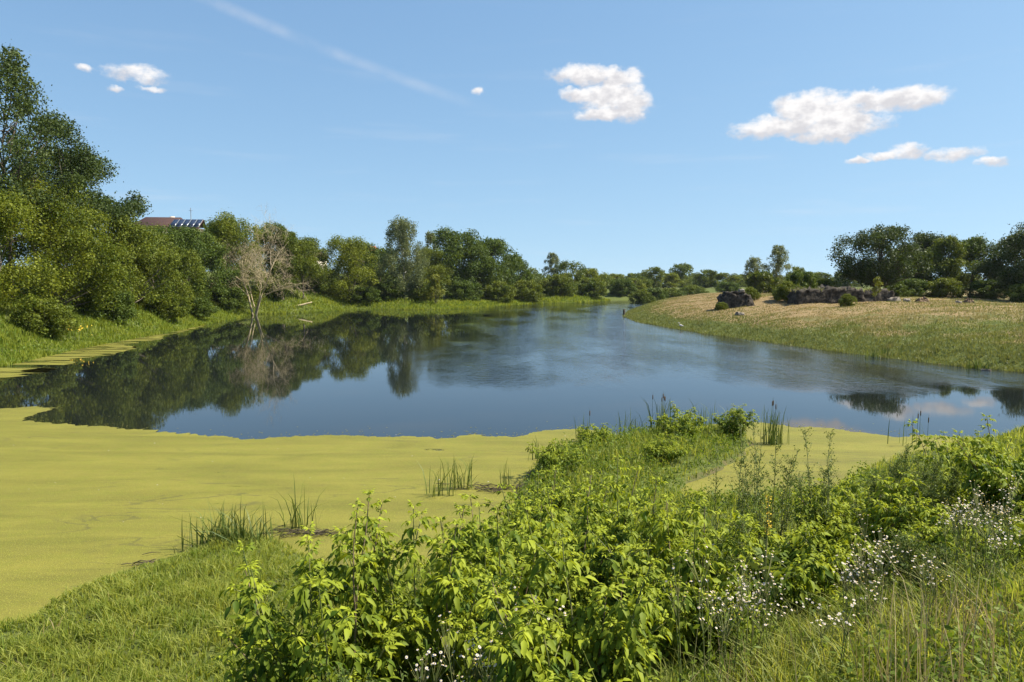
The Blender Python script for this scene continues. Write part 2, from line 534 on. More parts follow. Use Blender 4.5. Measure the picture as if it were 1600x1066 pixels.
def water_material():
    m, N = new_mat('pond_water')
    g = N.n('ShaderNodeNewGeometry')
    P = g.outputs['Position']
    s = N.n('ShaderNodeSeparateXYZ')
    N.put(s.inputs[0], P)
    big = N.noise(P, 0.075, 5.0, 0.6)
    big2 = N.noise(N.scaled(P, (1.0, 0.35, 1.0)), 0.13, 5.0, 0.6)
    bx = N.math('MULTIPLY_ADD', N.math('SUBTRACT', big, 0.5), 14.0, s.outputs[0])
    by = N.math('MULTIPLY_ADD', N.math('SUBTRACT', big2, 0.5), 9.0, s.outputs[1])
    wind = N.math('MULTIPLY', N.smooth(bx, -7.5, -1.5), N.smooth(by, 33.0, 39.0))
    wind = N.math('MULTIPLY', wind, N.math('ADD', 0.45, N.smooth(big2, 0.40, 0.62)))
    w1 = N.noise(N.scaled(P, (1.0, 1.7, 1.0)), 3.6, 3.0, 0.6, 0.4)
    w2 = N.noise(N.scaled(P, (0.6, 1.4, 1.0)), 0.55, 2.0, 0.5)
    w3 = N.noise(N.scaled(P, (1.0, 1.6, 1.0)), 1.3, 3.0, 0.6, 0.3)
    w1 = N.math('MULTIPLY_ADD', N.math('MULTIPLY', w3, wind), 1.6, w1)
    h = N.math('MULTIPLY', w1, N.math('ADD', 0.006, N.math('MULTIPLY', wind, 0.38)))
    h = N.math('ADD', h, N.math('MULTIPLY', w2, 0.016))
    c = N.mix(N.noise(P, 0.4, 3.0), (0.006, 0.009, 0.010), (0.012, 0.014, 0.012))
    p = principled(N, c, 0.02, 0.5, bump_of(N, h, 0.9, 0.05))
    p.inputs['IOR'].default_value = 1.30
    N.put(N.out.inputs[0], p.outputs[0])
    return m


def duckweed_material(name='duckweed', gap_lo=0.665):
    m, N = new_mat(name)
    g = N.n('ShaderNodeNewGeometry')
    P = g.outputs['Position']
    streak = N.noise(N.scaled(P, (0.30, 1.6, 1.0)), 0.75, 6.0, 0.6, 0.6)
    mid = N.noise(P, 2.4, 5.0, 0.6)
    grain = N.n('ShaderNodeTexVoronoi')
    N.put(grain.inputs['Vector'], P)
    grain.inputs['Scale'].default_value = 55.0
    fine_ = N.noise(P, 30.0, 4.0, 0.75)
    c = N.mix(N.smooth(streak, 0.30, 0.72), (0.112, 0.104, 0.016), (0.190, 0.171, 0.027))
    c = N.mix(N.math('MULTIPLY', N.smooth(N.noise(P, 0.5, 4.0, 0.6), 0.42, 0.68), 0.40), c, (0.160, 0.136, 0.022))
    c = N.mix(N.math('MULTIPLY', N.smooth(mid, 0.40, 0.75), 0.45), c, (0.125, 0.138, 0.012))
    c = N.mix(N.math('MULTIPLY', N.smooth(fine_, 0.45, 0.72), 0.6), c, (0.090, 0.092, 0.012))
    c = N.mix(N.smooth(grain.outputs['Distance'], 0.55, 0.95), c, (0.25, 0.24, 0.035))
    # thin places where dark water shows between the fronds
    gap = N.noise(N.scaled(P, (0.35, 1.9, 1.0)), 0.55, 7.0, 0.62, 0.9)
    open_ = N.smooth(N.math('MULTIPLY_ADD', N.math('SUBTRACT', fine_, 0.5), 0.10, gap), gap_lo, gap_lo + 0.05)
    # drift lines where the mat has parted and closed again
    dl = N.noise(N.scaled(P, (0.22, 0.8, 1.0)), 0.8, 5.0, 0.55, 1.2)
    ln = N.math('SUBTRACT', 1.0, N.smooth(N.math('ABSOLUTE', N.math('SUBTRACT', dl, 0.5)), 0.002, 0.016))
    ln = N.math('MULTIPLY', ln, N.smooth(N.noise(P, 0.22, 3.0), 0.48, 0.62))
    c = N.mix(N.math('MULTIPLY', ln, 0.65), c, (0.075, 0.068, 0.022))
    p = principled(N, c, 0.75, 0.25, bump_of(N, N.math('ADD', fine_, grain.outputs['Distance']), 0.5, 0.008))
    tr = N.n('ShaderNodeBsdfTransparent')
    mx = N.n('ShaderNodeMixShader')
    N.put(mx.inputs[0], open_)
    N.put(mx.inputs[1], p.outputs[0])
    N.put(mx.inputs[2], tr.outputs[0])
    N.put(N.out.inputs[0], mx.outputs[0])
    return m


# ------------------------------------------------------------------ ground, water, duckweed
XS = graded(-3500, 3500, -13, 20, 0.30, 1.045)
YS = graded(-400, 6000, 0, 28, 0.30, 1.040)
GX, GY = np.meshgrid(XS, YS)
GD = sdist(GX, GY)
GH = height(GX, GY)
nx, ny = len(XS), len(YS)
ii = (np.arange(ny - 1)[:, None] * nx + np.arange(nx - 1)[None, :]).ravel()
gx, gy, gd = GX.ravel(), GY.ravel(), GD
right_side = sm(6, 20, gx) * sm(33, 40, gy)
dry = (0.45 + 0.55 * sm(50, 88, gy)) * right_side * sm(1.2, 5.0, gd) * (1 - 0.45 * sm(22, 40, gd)) * sm(260, 150, gy)
dry = dry + 0.50 * sm(-25, -15, gx) * sm(3, 6, gd) * sm(130, 145, gy) * sm(14, 8, gd) * (1 - right_side)
dry = np.clip(dry + 0.16 * sm(30, 20, gy) * sm(1, 4, gx), 0, 1)
mud = sm(0.30, 0.02, gd) * 0.55
field = right_side * sm(20, 34, gd) * sm(56, 44, gx - 0.12 * gy + 12) * sm(100, 118, gy)
ground_me = np_mesh('ground', np.stack([gx, gy, GH.ravel()], -1), np.stack([ii, ii + 1, ii + nx + 1, ii + nx], -1),
                    smooth=True, mat=ground_material(), extra={'dry': dry, 'mud': mud, 'field': field})
tag(link('ground', ground_me), 'grassy banks and embankment round the pond', kind='structure')


def outline_fill(name, pts, z, mat, jig=0.0, seed=1, sub=0.5, attr=False):
    """A flat sheet inside an outline, its edge roughened."""
    rng = np.random.default_rng(seed)
    out = []
    P = np.asarray(pts, float)
    for a, b in zip(P, np.roll(P, -1, axis=0)):
        L = np.linalg.norm(b - a)
        k = max(1, int(L / sub))
        nrm = np.array([-(b - a)[1], (b - a)[0]]) / max(L, 1e-6)
        for i in range(k):
            q = a + (b - a) * i / k
            out.append(q + nrm * jig * (0.6 * waves(q[0:1], q[1:2], 1.6)[0] + rng.normal() * 0.16 + 0.45 * waves(q[0:1] + 7, q[1:2], 0.5)[0]))
    bm = bmesh.new()
    f = bm.faces.new([bm.verts.new((q[0], q[1], z)) for q in out])
    bmesh.ops.triangulate(bm, faces=[f])
    bmesh.ops.recalc_face_normals(bm, faces=bm.faces)
    if bm.faces and sum(fc.normal.z for fc in bm.faces) < 0:
        bmesh.ops.reverse_faces(bm, faces=bm.faces)
    me = bpy.data.meshes.new(name)
    bm.to_mesh(me)
    bm.free()
    me.materials.append(mat)
    return me


water_me = np_mesh('pond_water', [(-60, 5, 0), (110, 5, 0), (110, 275, 0), (-60, 275, 0)], [(0, 1, 2, 3)], mat=water_material())
tag(link('pond_water', water_me), 'dark calm pond water with wind ripples towards the far end', kind='structure')

duck_m = duckweed_material()
DUCK = [(-30, 27.5), (-21.89, 28.98), (-20.58, 29.28), (-19.33, 29.74), (-18.31, 29.28), (-18.35, 27.83), (-17.86, 26.64), (-16.49, 26.03),
        (-14.33, 25.44), (-11.94, 24.65), (-9.9, 23.92), (-8.02, 23.32), (-7.52, 23.71), (-5.9, 23.92), (-3.78, 23.81),
        (-2.08, 23.61), (-1.37, 23.92), (-1.17, 24.23), (-0.84, 23.71), (0.0, 23.71), (1.09, 24.65), (2.2, 24.98),
        (3.21, 24.33), (3.85, 23.61), (4.74, 24.44), (6.24, 25.32), (7.59, 26.15), (8.36, 26.39), (9.12, 25.91),
        (9.81, 25.32), (10.92, 25.32), (11.62, 24.44), (12.22, 23.92), (12.96, 23.71), (14.12, 23.92), (14.74, 23.22),
        (17, 24.2), (17, 22), (9, 15.5), (-4, 12), (-7, 8.8), (-12, 8.8), (-22, 15), (-30, 24)]
duck = link('duckweed', outline_fill('duckweed', DUCK, 0.010, duck_m, 0.22, 2, 0.10))
tag(duck, 'yellow green duckweed mat covering the near water', 'duckweed', kind='stuff')
FRINGE = [(-33, 34), (-25.6, 36.0), (-27.3, 38.2), (-26.0, 40.0), (-28.2, 42.3), (-27.4, 46.3), (-29.2, 48.5), (-28.0, 51.3), (-28.6, 54), (-28.8, 56.3), (-31.6, 60),
          (-31.5, 66.1), (-33.4, 70), (-33.6, 75), (-35.0, 80), (-36.6, 88), (-38, 86), (-38, 70), (-37, 60), (-37, 50)]
fr = link('duckweed', outline_fill('duckweed_fringe', FRINGE, 0.010, duckweed_material('duckweed_fringe', 0.485), 0.35, 3, 0.6))
tag(fr, 'ragged duckweed fringe floating along the left bank', 'duckweed', kind='stuff')


# ------------------------------------------------------------------ trees
def leaf_quads(C, Nrm, size, rng, aspect=0.6, tint=0.5):
    """One small rhombic leaf spray at each point C facing Nrm."""
    n = len(C)
    r = unit(rng.normal(size=(n, 3)))
    a = unit(np.cross(Nrm, r))
    b = np.cross(Nrm, a)
    L = size[:, None]
    V = np.stack([C - a * L * 0.5, C + b * L * 0.5 * aspect + Nrm * L * 0.06, C + a * L * 0.5, C - b * L * 0.5 * aspect + Nrm * L * 0.06], 1)
    Q = np.arange(4 * n).reshape(n, 4)
    return V.reshape(-1, 3), Q, tint


PROFILES = {
    'round': lambda t: np.sqrt(np.maximum(0.02, 1 - (2 * t - 1) ** 2)),
    'bush': lambda t: np.sqrt(np.maximum(0.02, 1 - np.maximum(0, (t - 0.28) / 0.72) ** 2)) * (0.80 + 0.20 * np.minimum(1, t / 0.28)),
    'dome': lambda t: np.sqrt(np.maximum(0.02, 1 - np.maximum(0, (t - 0.30) / 0.70) ** 2.2)) * np.minimum(1, 0.45 + 1.9 * t),
    'column': lambda t: np.minimum(1, 0.35 + 3.0 * t) * np.maximum(0.10, 1 - t ** 2.3) ** 0.7,
    'spire': lambda t: np.minimum(1, 0.5 + 2.2 * t) * np.maximum(0.07, (1 - t) ** 0.62),
}


def make_tree(seed, H, R, base=0.1, profile='round', clumps=60, leaves=8000, leaf=0.28, clump_r=0.22, trunk_r=0.18,
              mat='leaf_mid', bark='bark', droop=0.0, stems=1, flat=0.95, lean=0.0, inner=0.35, limbs=26):
    """Trunk-and-limb mesh and crown mesh of one tree standing at the origin."""
    rng = np.random.default_rng(seed)
    prof = PROFILES[profile]
    zb, zt = H * base, H
    crown_h = zt - zb
    # trunks
    wood = Parts()
    trunks = []
    for s in range(stems):
        n = 9
        z = np.linspace(-0.35, H * (0.90 if stems == 1 else rng.uniform(0.62, 0.88)), n)
        k = np.linspace(0, 1, n)
        ang = rng.uniform(0, 6.28) if stems > 1 else 0
        spread = 0 if stems == 1 else R * rng.uniform(0.15, 0.5)
        off = np.stack([np.cos(ang) * spread * k ** 1.3, np.sin(ang) * spread * k ** 1.3], -1)
        wob = np.cumsum(rng.normal(size=(n, 2)) * H * 0.008, axis=0)
        P = np.concatenate([off + wob + k[:, None] * np.array([[lean, 0]]) * H, z[:, None]], 1)
        P[0, :2] = P[1, :2] + rng.normal(size=2) * 0.02
        r = trunk_r * (0.65 if stems > 1 else 1.0) * (1 - 0.86 * k ** 0.9)
        r[0] *= 1.35
        V, Q = tube(P, r, 7)
        wood.add(V, Q)
        trunks.append(P)
    # clump centres spread over the crown's shell and volume
    t = rng.beta(1.15, 1.1, clumps)
    t = 0.03 + 0.93 * t
    ga = np.arange(clumps) * 2.39996 + rng.normal(size=clumps) * 0.5
    rf = np.where(rng.random(clumps) < inner, rng.uniform(0.1, 0.6, clumps), rng.uniform(0.66, 0.98, clumps))
    rr = R * prof(t) * rf * rng.uniform(0.80, 1.10, clumps)
    cz = zb + t * crown_h
    CC = np.stack([np.cos(ga) * rr + lean * cz, np.sin(ga) * rr, cz], -1)
    cr = R * clump_r * rng.uniform(0.65, 1.35, clumps)
    CC[:, 2] = np.minimum(CC[:, 2], zt - cr * 0.55)
    CC[:, 2] = np.maximum(CC[:, 2], cr * flat * 0.8)
    # limbs from trunk to clumps
    order = rng.permutation(clumps)[:limbs]
    for i in order:
        P = trunks[rng.integers(len(trunks))]
        c = CC[i]
        zs = max(zb * 0.75 + 0.15, c[2] - np.hypot(c[0], c[1]) * rng.uniform(0.5, 0.95) - 0.1 * crown_h)
        zs = min(zs, P[-1, 2] * 0.97)
        s = np.array([np.interp(zs, P[:, 2], P[:, 0]), np.interp(zs, P[:, 2], P[:, 1]), zs])
        k = np.linspace(0, 1, 6)[:, None]
        mid = (s + c) / 2 + np.array([0, 0, -0.04 * H]) + rng.normal(size=3) * 0.02 * H
        L = (1 - k) ** 2 * s + 2 * k * (1 - k) * mid + k ** 2 * c
        r0 = trunk_r * 0.42 * (1 - 0.75 * zs / H)
        V, Q = tube(L, r0 * (1 - 0.8 * k[:, 0]) + 0.008, 5)
        wood.add(V, Q)
    # leaves
    wgt = cr ** 2
    idx = rng.choice(clumps, size=leaves, p=wgt / wgt.sum())
    dirv = unit(rng.normal(size=(leaves, 3)) + np.array([0, 0, 0.25]))
    rad = rng.random(leaves) ** 0.42
    pos = CC[idx] + dirv * (cr[idx] * rad)[:, None] * np.array([1, 1, flat])
    # shoots poking out of the outline
    shoot = rng.random(leaves) < 0.10
    pos[shoot] += dirv[shoot] * (cr[idx][shoot] * rng.uniform(0.0, 0.55, shoot.sum()))[:, None]
    if droop > 0:
        hang = rng.random(leaves) ** 1.5 * droop
        pos[:, 2] -= hang
        pos[:, 2] = np.maximum(pos[:, 2], 0.25)
    pos[:, 2] = np.maximum(pos[:, 2], 0.05)
    nrm = unit(0.70 * dirv + np.array([0, 0, 0.15]) + 0.80 * rng.normal(size=(leaves, 3)))
    if droop > 0:
        nrm[:, 2] *= 0.35
        nrm = unit(nrm)
    ct = rng.normal(size=clumps) * 0.13
    tint = np.clip(0.46 + ct[idx] + rng.normal(size=leaves) * 0.20, 0, 1)
    V, Q, _ = leaf_quads(pos, nrm, leaf * rng.uniform(0.55, 1.35, leaves), rng, 0.62)
    crown = np_mesh('crown', V, Q, tint=tint, mat=M[mat])
    trunk = wood.mesh('trunk', M[bark], smooth=True)
    return trunk, crown


def plant_tree(name, label, x, y, data, cat='tree', group=None, rz=0.0, sc=(1, 1, 1), sink=0.0):
    t = empty(name, (x, y, gz(x, y) - sink), rz)
    t.scale = sc
    tag(t, label, cat, group)
    link('trunk', data[0], t)
    link('crown', data[1], t)
    return t


# --- left bank, near to far: (label, x, y, top height above water, crown radius, kind)
LEFT = [
    ('tall airy dark tree towering highest over the left bank', -43.6, 64, 25.2, 5.0, 'airy'),
    ('tall dark tree just right of the tallest one, on the slope', -44.4, 72, 20.6, 4.6, 'airy2'),
    ('dark round crowned tree behind the bright shrubs on the slope', -46.0, 80, 18.6, 4.8, 'dark'),
    ('dark tree stepping down from the tall group towards the brown roofed house', -45.8, 87, 15.6, 4.0, 'dark2'),
    ('bright green leafy tree at the very left edge of the bank', -40.0, 56, 12.0, 4.6, 'bright'),
    ('broad bright green bushy tree below the tall dark trees', -41.4, 67, 14.0, 5.4, 'bright2'),
    ('bushy green tree in front of the brown roofed house', -42.0, 80, 11.8, 5.0, 'mid'),
    ('low bushy green tree below the solar panels', -42.2, 89, 10.6, 4.6, 'mid2'),
    ('wide dark olive bushy tree beside the bare tree', -45.6, 103, 12.6, 6.0, 'olive'),
    ('rounded green tree topping the bushes behind the bare tree', -44.6, 118, 15.8, 5.6, 'bright3'),
    ('slender green tree right behind the bare tree', -40.2, 129, 15.0, 3.8, 'mid'),
    ('leaning thin trunked green tree on the grassy mound', -37.4, 133, 12.6, 4.2, 'mound'),
    ('full rounded green tree at the waterside right of the grassy mound', -32.6, 147, 14.0, 6.0, 'yellowside'),
    ('dark shaded tree between the rounded tree and the tall birch', -29.2, 165, 12.6, 5.2, 'dark3'),
    ('tall drooping birch standing above the far left bank', -22.6, 153, 19.4, 5.2, 'birch'),
    ('thin pale birch top showing behind the dark tree group', -20.6, 187, 18.2, 3.2, 'birch2'),
    ('big dark dense tree, tallest of the dark clump beyond the birch', -13.0, 172, 17.4, 7.4, 'dense'),
    ('dark dense tree at the right of the dark clump', -5.8, 180, 15.7, 7.0, 'dense2'),
    ('dark tree on the falling shoulder of the dark clump', 0.2, 193, 12.2, 4.6, 'dense3'),
    ('small yellow green sapling leaning over the far left waterline', -15.4, 148, 6.6, 2.6, 'sapling'),
    ('leafy tree rising just under the brown roof', -52.4, 106, 13.0, 5.2, 'mid2'),
    ('leafy tree just under the solar panels', -53.0, 116, 11.7, 5.0, 'mid'),
    ('rounded tree right beside the solar panels', -47.2, 122, 15.4, 4.8, 'olive'),
    ('bright tree filling the gap above the bare tree', -43.0, 132, 15.6, 4.6, 'bright3'),
    ('green tree on top of the grassy mound', -39.6, 143, 13.4, 5.0, 'mid2'),
    ('dark tree behind the rounded waterside tree', -33.6, 163, 14.6, 5.0, 'dark3'),
    ('green tree between the tall birch and the dark clump', -18.4, 164, 12.4, 4.6, 'mid2'),
    ('grey green bushy tree right of the dark clump', 6.4, 205, 9.2, 5.0, 'far1'),
    ('thin grey topped tree rising above the far left bushes', 12.2, 225, 14.3, 2.8, 'thin'),
    ('dark green rounded tree beside the thin grey topped one', 17.4, 222, 11.2, 5.4, 'far2'),
    ('light green low tree before the river bend', 24.2, 235, 9.4, 5.4, 'far3'),
    ('last low tree on the left bank at the river bend', 32.4, 262, 8.0, 5.6, 'far1'),
]
KIND = {
    'airy': dict(base=0.30, profile='column', clumps=64, leaves=20400, leaf=0.23, clump_r=0.22, trunk_r=0.26, mat='leaf_tall', bark='bark_dark', inner=0.3, stems=2, limbs=44),
    'airy2': dict(base=0.25, profile='dome', clumps=62, leaves=22100, leaf=0.23, clump_r=0.24, trunk_r=0.24, mat='leaf_tall', bark='bark_dark', inner=0.3, stems=2, limbs=36),
    'dark': dict(base=0.12, profile='dome', clumps=70, leaves=20400, leaf=0.25, clump_r=0.24, mat='leaf_tall'),
    'dark2': dict(base=0.08, profile='dome', clumps=60, leaves=14400, leaf=0.25, clump_r=0.24, mat='leaf_tall'),
    'dark3': dict(base=0.05, profile='bush', clumps=60, leaves=9000, leaf=0.36, clump_r=0.22, mat='leaf_dark'),
    'bright': dict(base=0.02, profile='bush', clumps=95, leaves=30600, leaf=0.20, clump_r=0.19, mat='leaf_bright', stems=3),
    'bright2': dict(base=0.02, profile='bush', clumps=110, leaves=32400, leaf=0.21, clump_r=0.18, mat='leaf_bright', stems=3),
    'bright3': dict(base=0.02, profile='bush', clumps=90, leaves=20400, leaf=0.25, clump_r=0.19, mat='leaf_bright', stems=3),
    'mid': dict(base=0.02, profile='bush', clumps=90, leaves=23400, leaf=0.23, clump_r=0.19, mat='leaf_mid', stems=3),
    'mid2': dict(base=0.02, profile='bush', clumps=80, leaves=21600, leaf=0.23, clump_r=0.19, mat='leaf_mid', stems=3),
    'mound': dict(base=0.34, profile='round', clumps=50, leaves=10500, leaf=0.26, clump_r=0.22, mat='leaf_mid', bark='bark', lean=-0.08, trunk_r=0.16),
    'olive': dict(base=0.01, profile='bush', clumps=130, leaves=30600, leaf=0.24, clump_r=0.16, mat='leaf_dark', stems=4),
    'yellowside': dict(base=0.05, profile='dome', clumps=90, leaves=19200, leaf=0.27, clump_r=0.19, mat='leaf_bright', stems=2),
    'birch': dict(base=0.08, profile='column', clumps=120, leaves=24000, leaf=0.26, clump_r=0.17, mat='leaf_pale', bark='bark_birch', droop=1.6, trunk_r=0.2, limbs=34),
    'birch2': dict(base=0.35, profile='column', clumps=50, leaves=4200, leaf=0.36, clump_r=0.22, mat='leaf_pale', bark='bark_birch', droop=1.2, trunk_r=0.16),
    'dense': dict(base=0.04, profile='dome', clumps=130, leaves=21000, leaf=0.42, clump_r=0.20, inner=0.45, mat='leaf_dark'),
    'dense2': dict(base=0.04, profile='dome', clumps=120, leaves=19000, leaf=0.42, clump_r=0.20, inner=0.45, mat='leaf_dark'),
    'dense3': dict(base=0.04, profile='dome', clumps=80, leaves=11000, leaf=0.42, clump_r=0.22, inner=0.45, mat='leaf_dark'),
    'sapling': dict(base=0.12, profile='spire', clumps=40, leaves=2600, leaf=0.30, clump_r=0.20, mat='leaf_yellow', stems=3, trunk_r=0.07),
    'far1': dict(base=0.02, profile='bush', clumps=60, leaves=6000, leaf=0.45, clump_r=0.21, mat='leaf_far', stems=2),
    'far2': dict(base=0.02, profile='dome', clumps=60, leaves=6000, leaf=0.45, clump_r=0.21, mat='leaf_mid', stems=2),
    'far3': dict(base=0.02, profile='bush', clumps=60, leaves=6000, leaf=0.45, clump_r=0.20, mat='leaf_bright', stems=2),
    'thin': dict(base=0.30, profile='column', clumps=90, leaves=4600, leaf=0.32, clump_r=0.20, mat='leaf_pale', trunk_r=0.14, limbs=40),
    'oak': dict(base=0.20, profile='dome', clumps=110, leaves=30400, leaf=0.24, clump_r=0.18, mat='leaf_oak', bark='bark_dark', trunk_r=0.34, limbs=50, inner=0.25),
    'rdark': dict(base=0.13, profile='dome', clumps=70, leaves=19040, leaf=0.25, clump_r=0.22, mat='leaf_oak', bark='bark_dark', trunk_r=0.22, limbs=36),
    'rmid': dict(base=0.13, profile='column', clumps=62, leaves=17920, leaf=0.25, clump_r=0.23, mat='leaf_dark', bark='bark_dark', trunk_r=0.20, limbs=34),
    'rlight': dict(base=0.13, profile='column', clumps=62, leaves=16800, leaf=0.25, clump_r=0.23, mat='leaf_mid', bark='bark_dark', trunk_r=0.18, limbs=30),
    'poplar': dict(base=0.16, profile='column', clumps=150, leaves=9000, leaf=0.23, clump_r=0.17, mat='leaf_pale', bark='bark', trunk_r=0.15, limbs=60, inner=0.45),
    'low': dict(base=0.0, profile='bush', clumps=110, leaves=14000, leaf=0.19, clump_r=0.17, mat='leaf_mid', stems=3, trunk_r=0.08, limbs=14),
    'lowdark': dict(base=0.0, profile='bush', clumps=110, leaves=14000, leaf=0.19, clump_r=0.17, mat='leaf_dark', stems=3, trunk_r=0.08, limbs=14),
}
for k, (lab, x, y, top, R, kind) in enumerate(LEFT):
    H = top - gz(x, y)
    kw = dict(KIND[kind])
    kw['leaves'] = int(kw['leaves'] * 1.2)
    plant_tree('tree', lab, x, y, make_tree(100 + k, H, R * 1.12, **kw), group='trees along the left bank', rz=k * 1.7)

# --- bare dead tree at the waterline
def dead_tree(seed, H):
    rng = np.random.default_rng(seed)
    wood, twigs = Parts(), Parts()

    def grow(p, d, L, r, lev):
        n = 5
        pts = [p]
        dd = d
        for i in range(n):
            dd = unit(dd + rng.normal(size=3) * (0.10 + 0.05 * lev) + np.array([0, 0, 0.05]))
            pts.append(pts[-1] + dd * L / n)
        pts = np.array(pts)
        rr = np.linspace(r, r * (0.45 if lev < 3 else 0.3), n + 1)
        V, Q = tube(pts, rr, 6 if lev < 2 else (4 if lev < 3 else 3))
        (wood if lev < 3 else twigs).add(V, Q)
        if lev >= 4:
            return
        kids = (6, 6, 5, 5)[lev]
        for c in range(kids):
            f = rng.uniform(0.30, 1.0)
            q = pts[0] + 0 * p
            q = np.array([np.interp(f * n, range(n + 1), pts[:, j]) for j in range(3)])
            az_ = rng.uniform(0, 6.28)
            side = unit(np.cross(dd, np.array([math.cos(az_), math.sin(az_), 0.3])))
            nd = unit(d * 0.75 + side * rng.uniform(0.5, 1.0) + np.array([0, 0, 0.15 if lev < 2 else -0.02]))
            grow(q, nd, L * rng.uniform(0.42, 0.66), max(rr[-1] * 0.75, 0.012), lev + 1)

    grow(np.array([-0.12, 0, -0.5]), unit(np.array([-0.05, 0.0, 1.0])), H * 0.46, 0.17, 0)
    grow(np.array([0.12, 0.1, -0.5]), unit(np.array([0.16, 0.05, 1.0])), H * 0.46, 0.15, 0)
    grow(np.array([0.0, 0.2, 0.2]), unit(np.array([0.30, 0.05, 1.0])), H * 0.34, 0.11, 0)
    grow(np.array([0.0, 0.2, 1.2]), unit(np.array([-0.28, 0.1, 1.0])), H * 0.34, 0.10, 0)
    return wood.mesh('trunk', M['deadwood'], True), twigs.mesh('twigs', M['deadwood'])


dt = empty('dead_tree', (-40.4, 115.5, -0.05))
tag(dt, 'bare brown dead tree with forked trunk standing at the waterline', 'tree')
wd, tw = dead_tree(15, 20.5)
link('trunk', wd, dt)
tag(link('twigs', tw, dt), kind='stuff')

# --- right bank
RIGHT = [
    ('largest dark oak standing behind the long ruined wall', 49.6, 100, 12.4, 5.8, 'oak'),
    ('narrow dark tree just right of the largest oak', 60.2, 113, 10.6, 3.6, 'rmid'),
    ('dark tree with a rounded top, second right of the largest oak', 65.4, 118, 12.8, 4.0, 'rdark'),
    ('lighter green slender tree in the middle of the right bank group', 65.2, 111, 11.8, 3.8, 'rlight'),
    ('dark slender tree right of the lighter green one', 69.8, 112, 11.7, 4.2, 'rmid'),
    ('dark spreading tree near the right edge of the picture', 71.0, 105, 11.5, 4.4, 'rdark'),
    ('darkest tree cut by the right edge of the picture', 68.6, 97, 12.6, 4.6, 'rdark'),
    ('grey green round topped tree, left of the two in the field beyond the ruins', 52.8, 161, 10.8, 3.0, 'poplar'),
    ('tall airy pale tree in the field behind the ruins', 54.2, 151, 12.8, 3.2, 'poplar'),
    ('low round dark tree at the foot of the pale airy tree', 50.4, 149, 7.2, 3.2, 'far2'),
]
for k, (lab, x, y, top, R, kind) in enumerate(RIGHT):
    H = top - gz(x, y)
    plant_tree('tree', lab, x, y, make_tree(200 + k, H, R, **KIND[kind]), group='trees on the right bank', rz=k * 2.1)

# --- shared bushes and far trees
PROTO = {k: make_tree(300 + i, 8.0, 4.6, **KIND[k]) for i, k in enumerate(('far1', 'far2', 'far3', 'thin'))}
BUSHP = {k: make_tree(320 + i, 3.2, 2.6, **KIND[k]) for i, k in enumerate(('low', 'lowdark'))}
FAR = [
    ('far tree on the river bend, pale green and low', 47, 330, 9.2, 7.5, 'far3', 0), ('upright grey green far tree past the river bend', 51, 310, 9.4, 5.0, 'far1', 0),
    ('dark round far tree right of the river bend', 56, 292, 11.2, 5.2, 'far2', 0), ('tallest round crowned far tree across the dry bank', 76.5, 332, 14.2, 7.0, 'far1', 0),
    ('light green far tree left of the tallest far one', 65.8, 310, 9.2, 6.6, 'far3', 0), ('dark far tree right of the tallest far one', 80, 305, 10.4, 5.6, 'far2', 0),
    ('pale far tree beyond the field left of the ruins', 87, 300, 9.2, 6.0, 'far3', 0), ('low far tree above the ruined stone block', 95, 312, 8.6, 6.2, 'far1', 0),
    ('dark upright far tree right of the pale airy tree', 100.5, 262, 10.6, 3.8, 'far2', 0), ('far tree in the gap left of the largest oak', 117, 280, 9.4, 5.6, 'far1', 0),
    ('small far tree close beside the largest oak', 123, 272, 10.2, 4.6, 'far2', 0), ('light low tree at the inside of the river bend', 39, 236, 6.6, 4.4, 'far3', 0),
    ('dark shrubby tree over the water at the bend', 46, 262, 7.2, 4.4, 'far2', 0),
]
for k, (lab, x, y, top, R, kind, _) in enumerate(FAR):
    H = top - gz(x, y)
    plant_tree('tree', lab, x, y, PROTO[kind], group='far trees beyond the river bend', rz=k * 2.3, sc=(R / 4.6, R / 4.6, H / 8.0))
rng = np.random.default_rng(77)
for k in range(64):
    y = rng.uniform(340, 430)
    x = -60 + (k + rng.uniform(-0.4, 0.4)) * (330 / 64)
    kind = ('far1', 'far2', 'far3')[k % 3]
    plant_tree('tree', 'small tree in the hazy far row along the horizon', x, y, PROTO[kind], group='far row of trees along the horizon',
               rz=k * 1.3, sc=(rng.uniform(0.8, 1.25), rng.uniform(0.8, 1.25), rng.uniform(0.60, 0.95)))

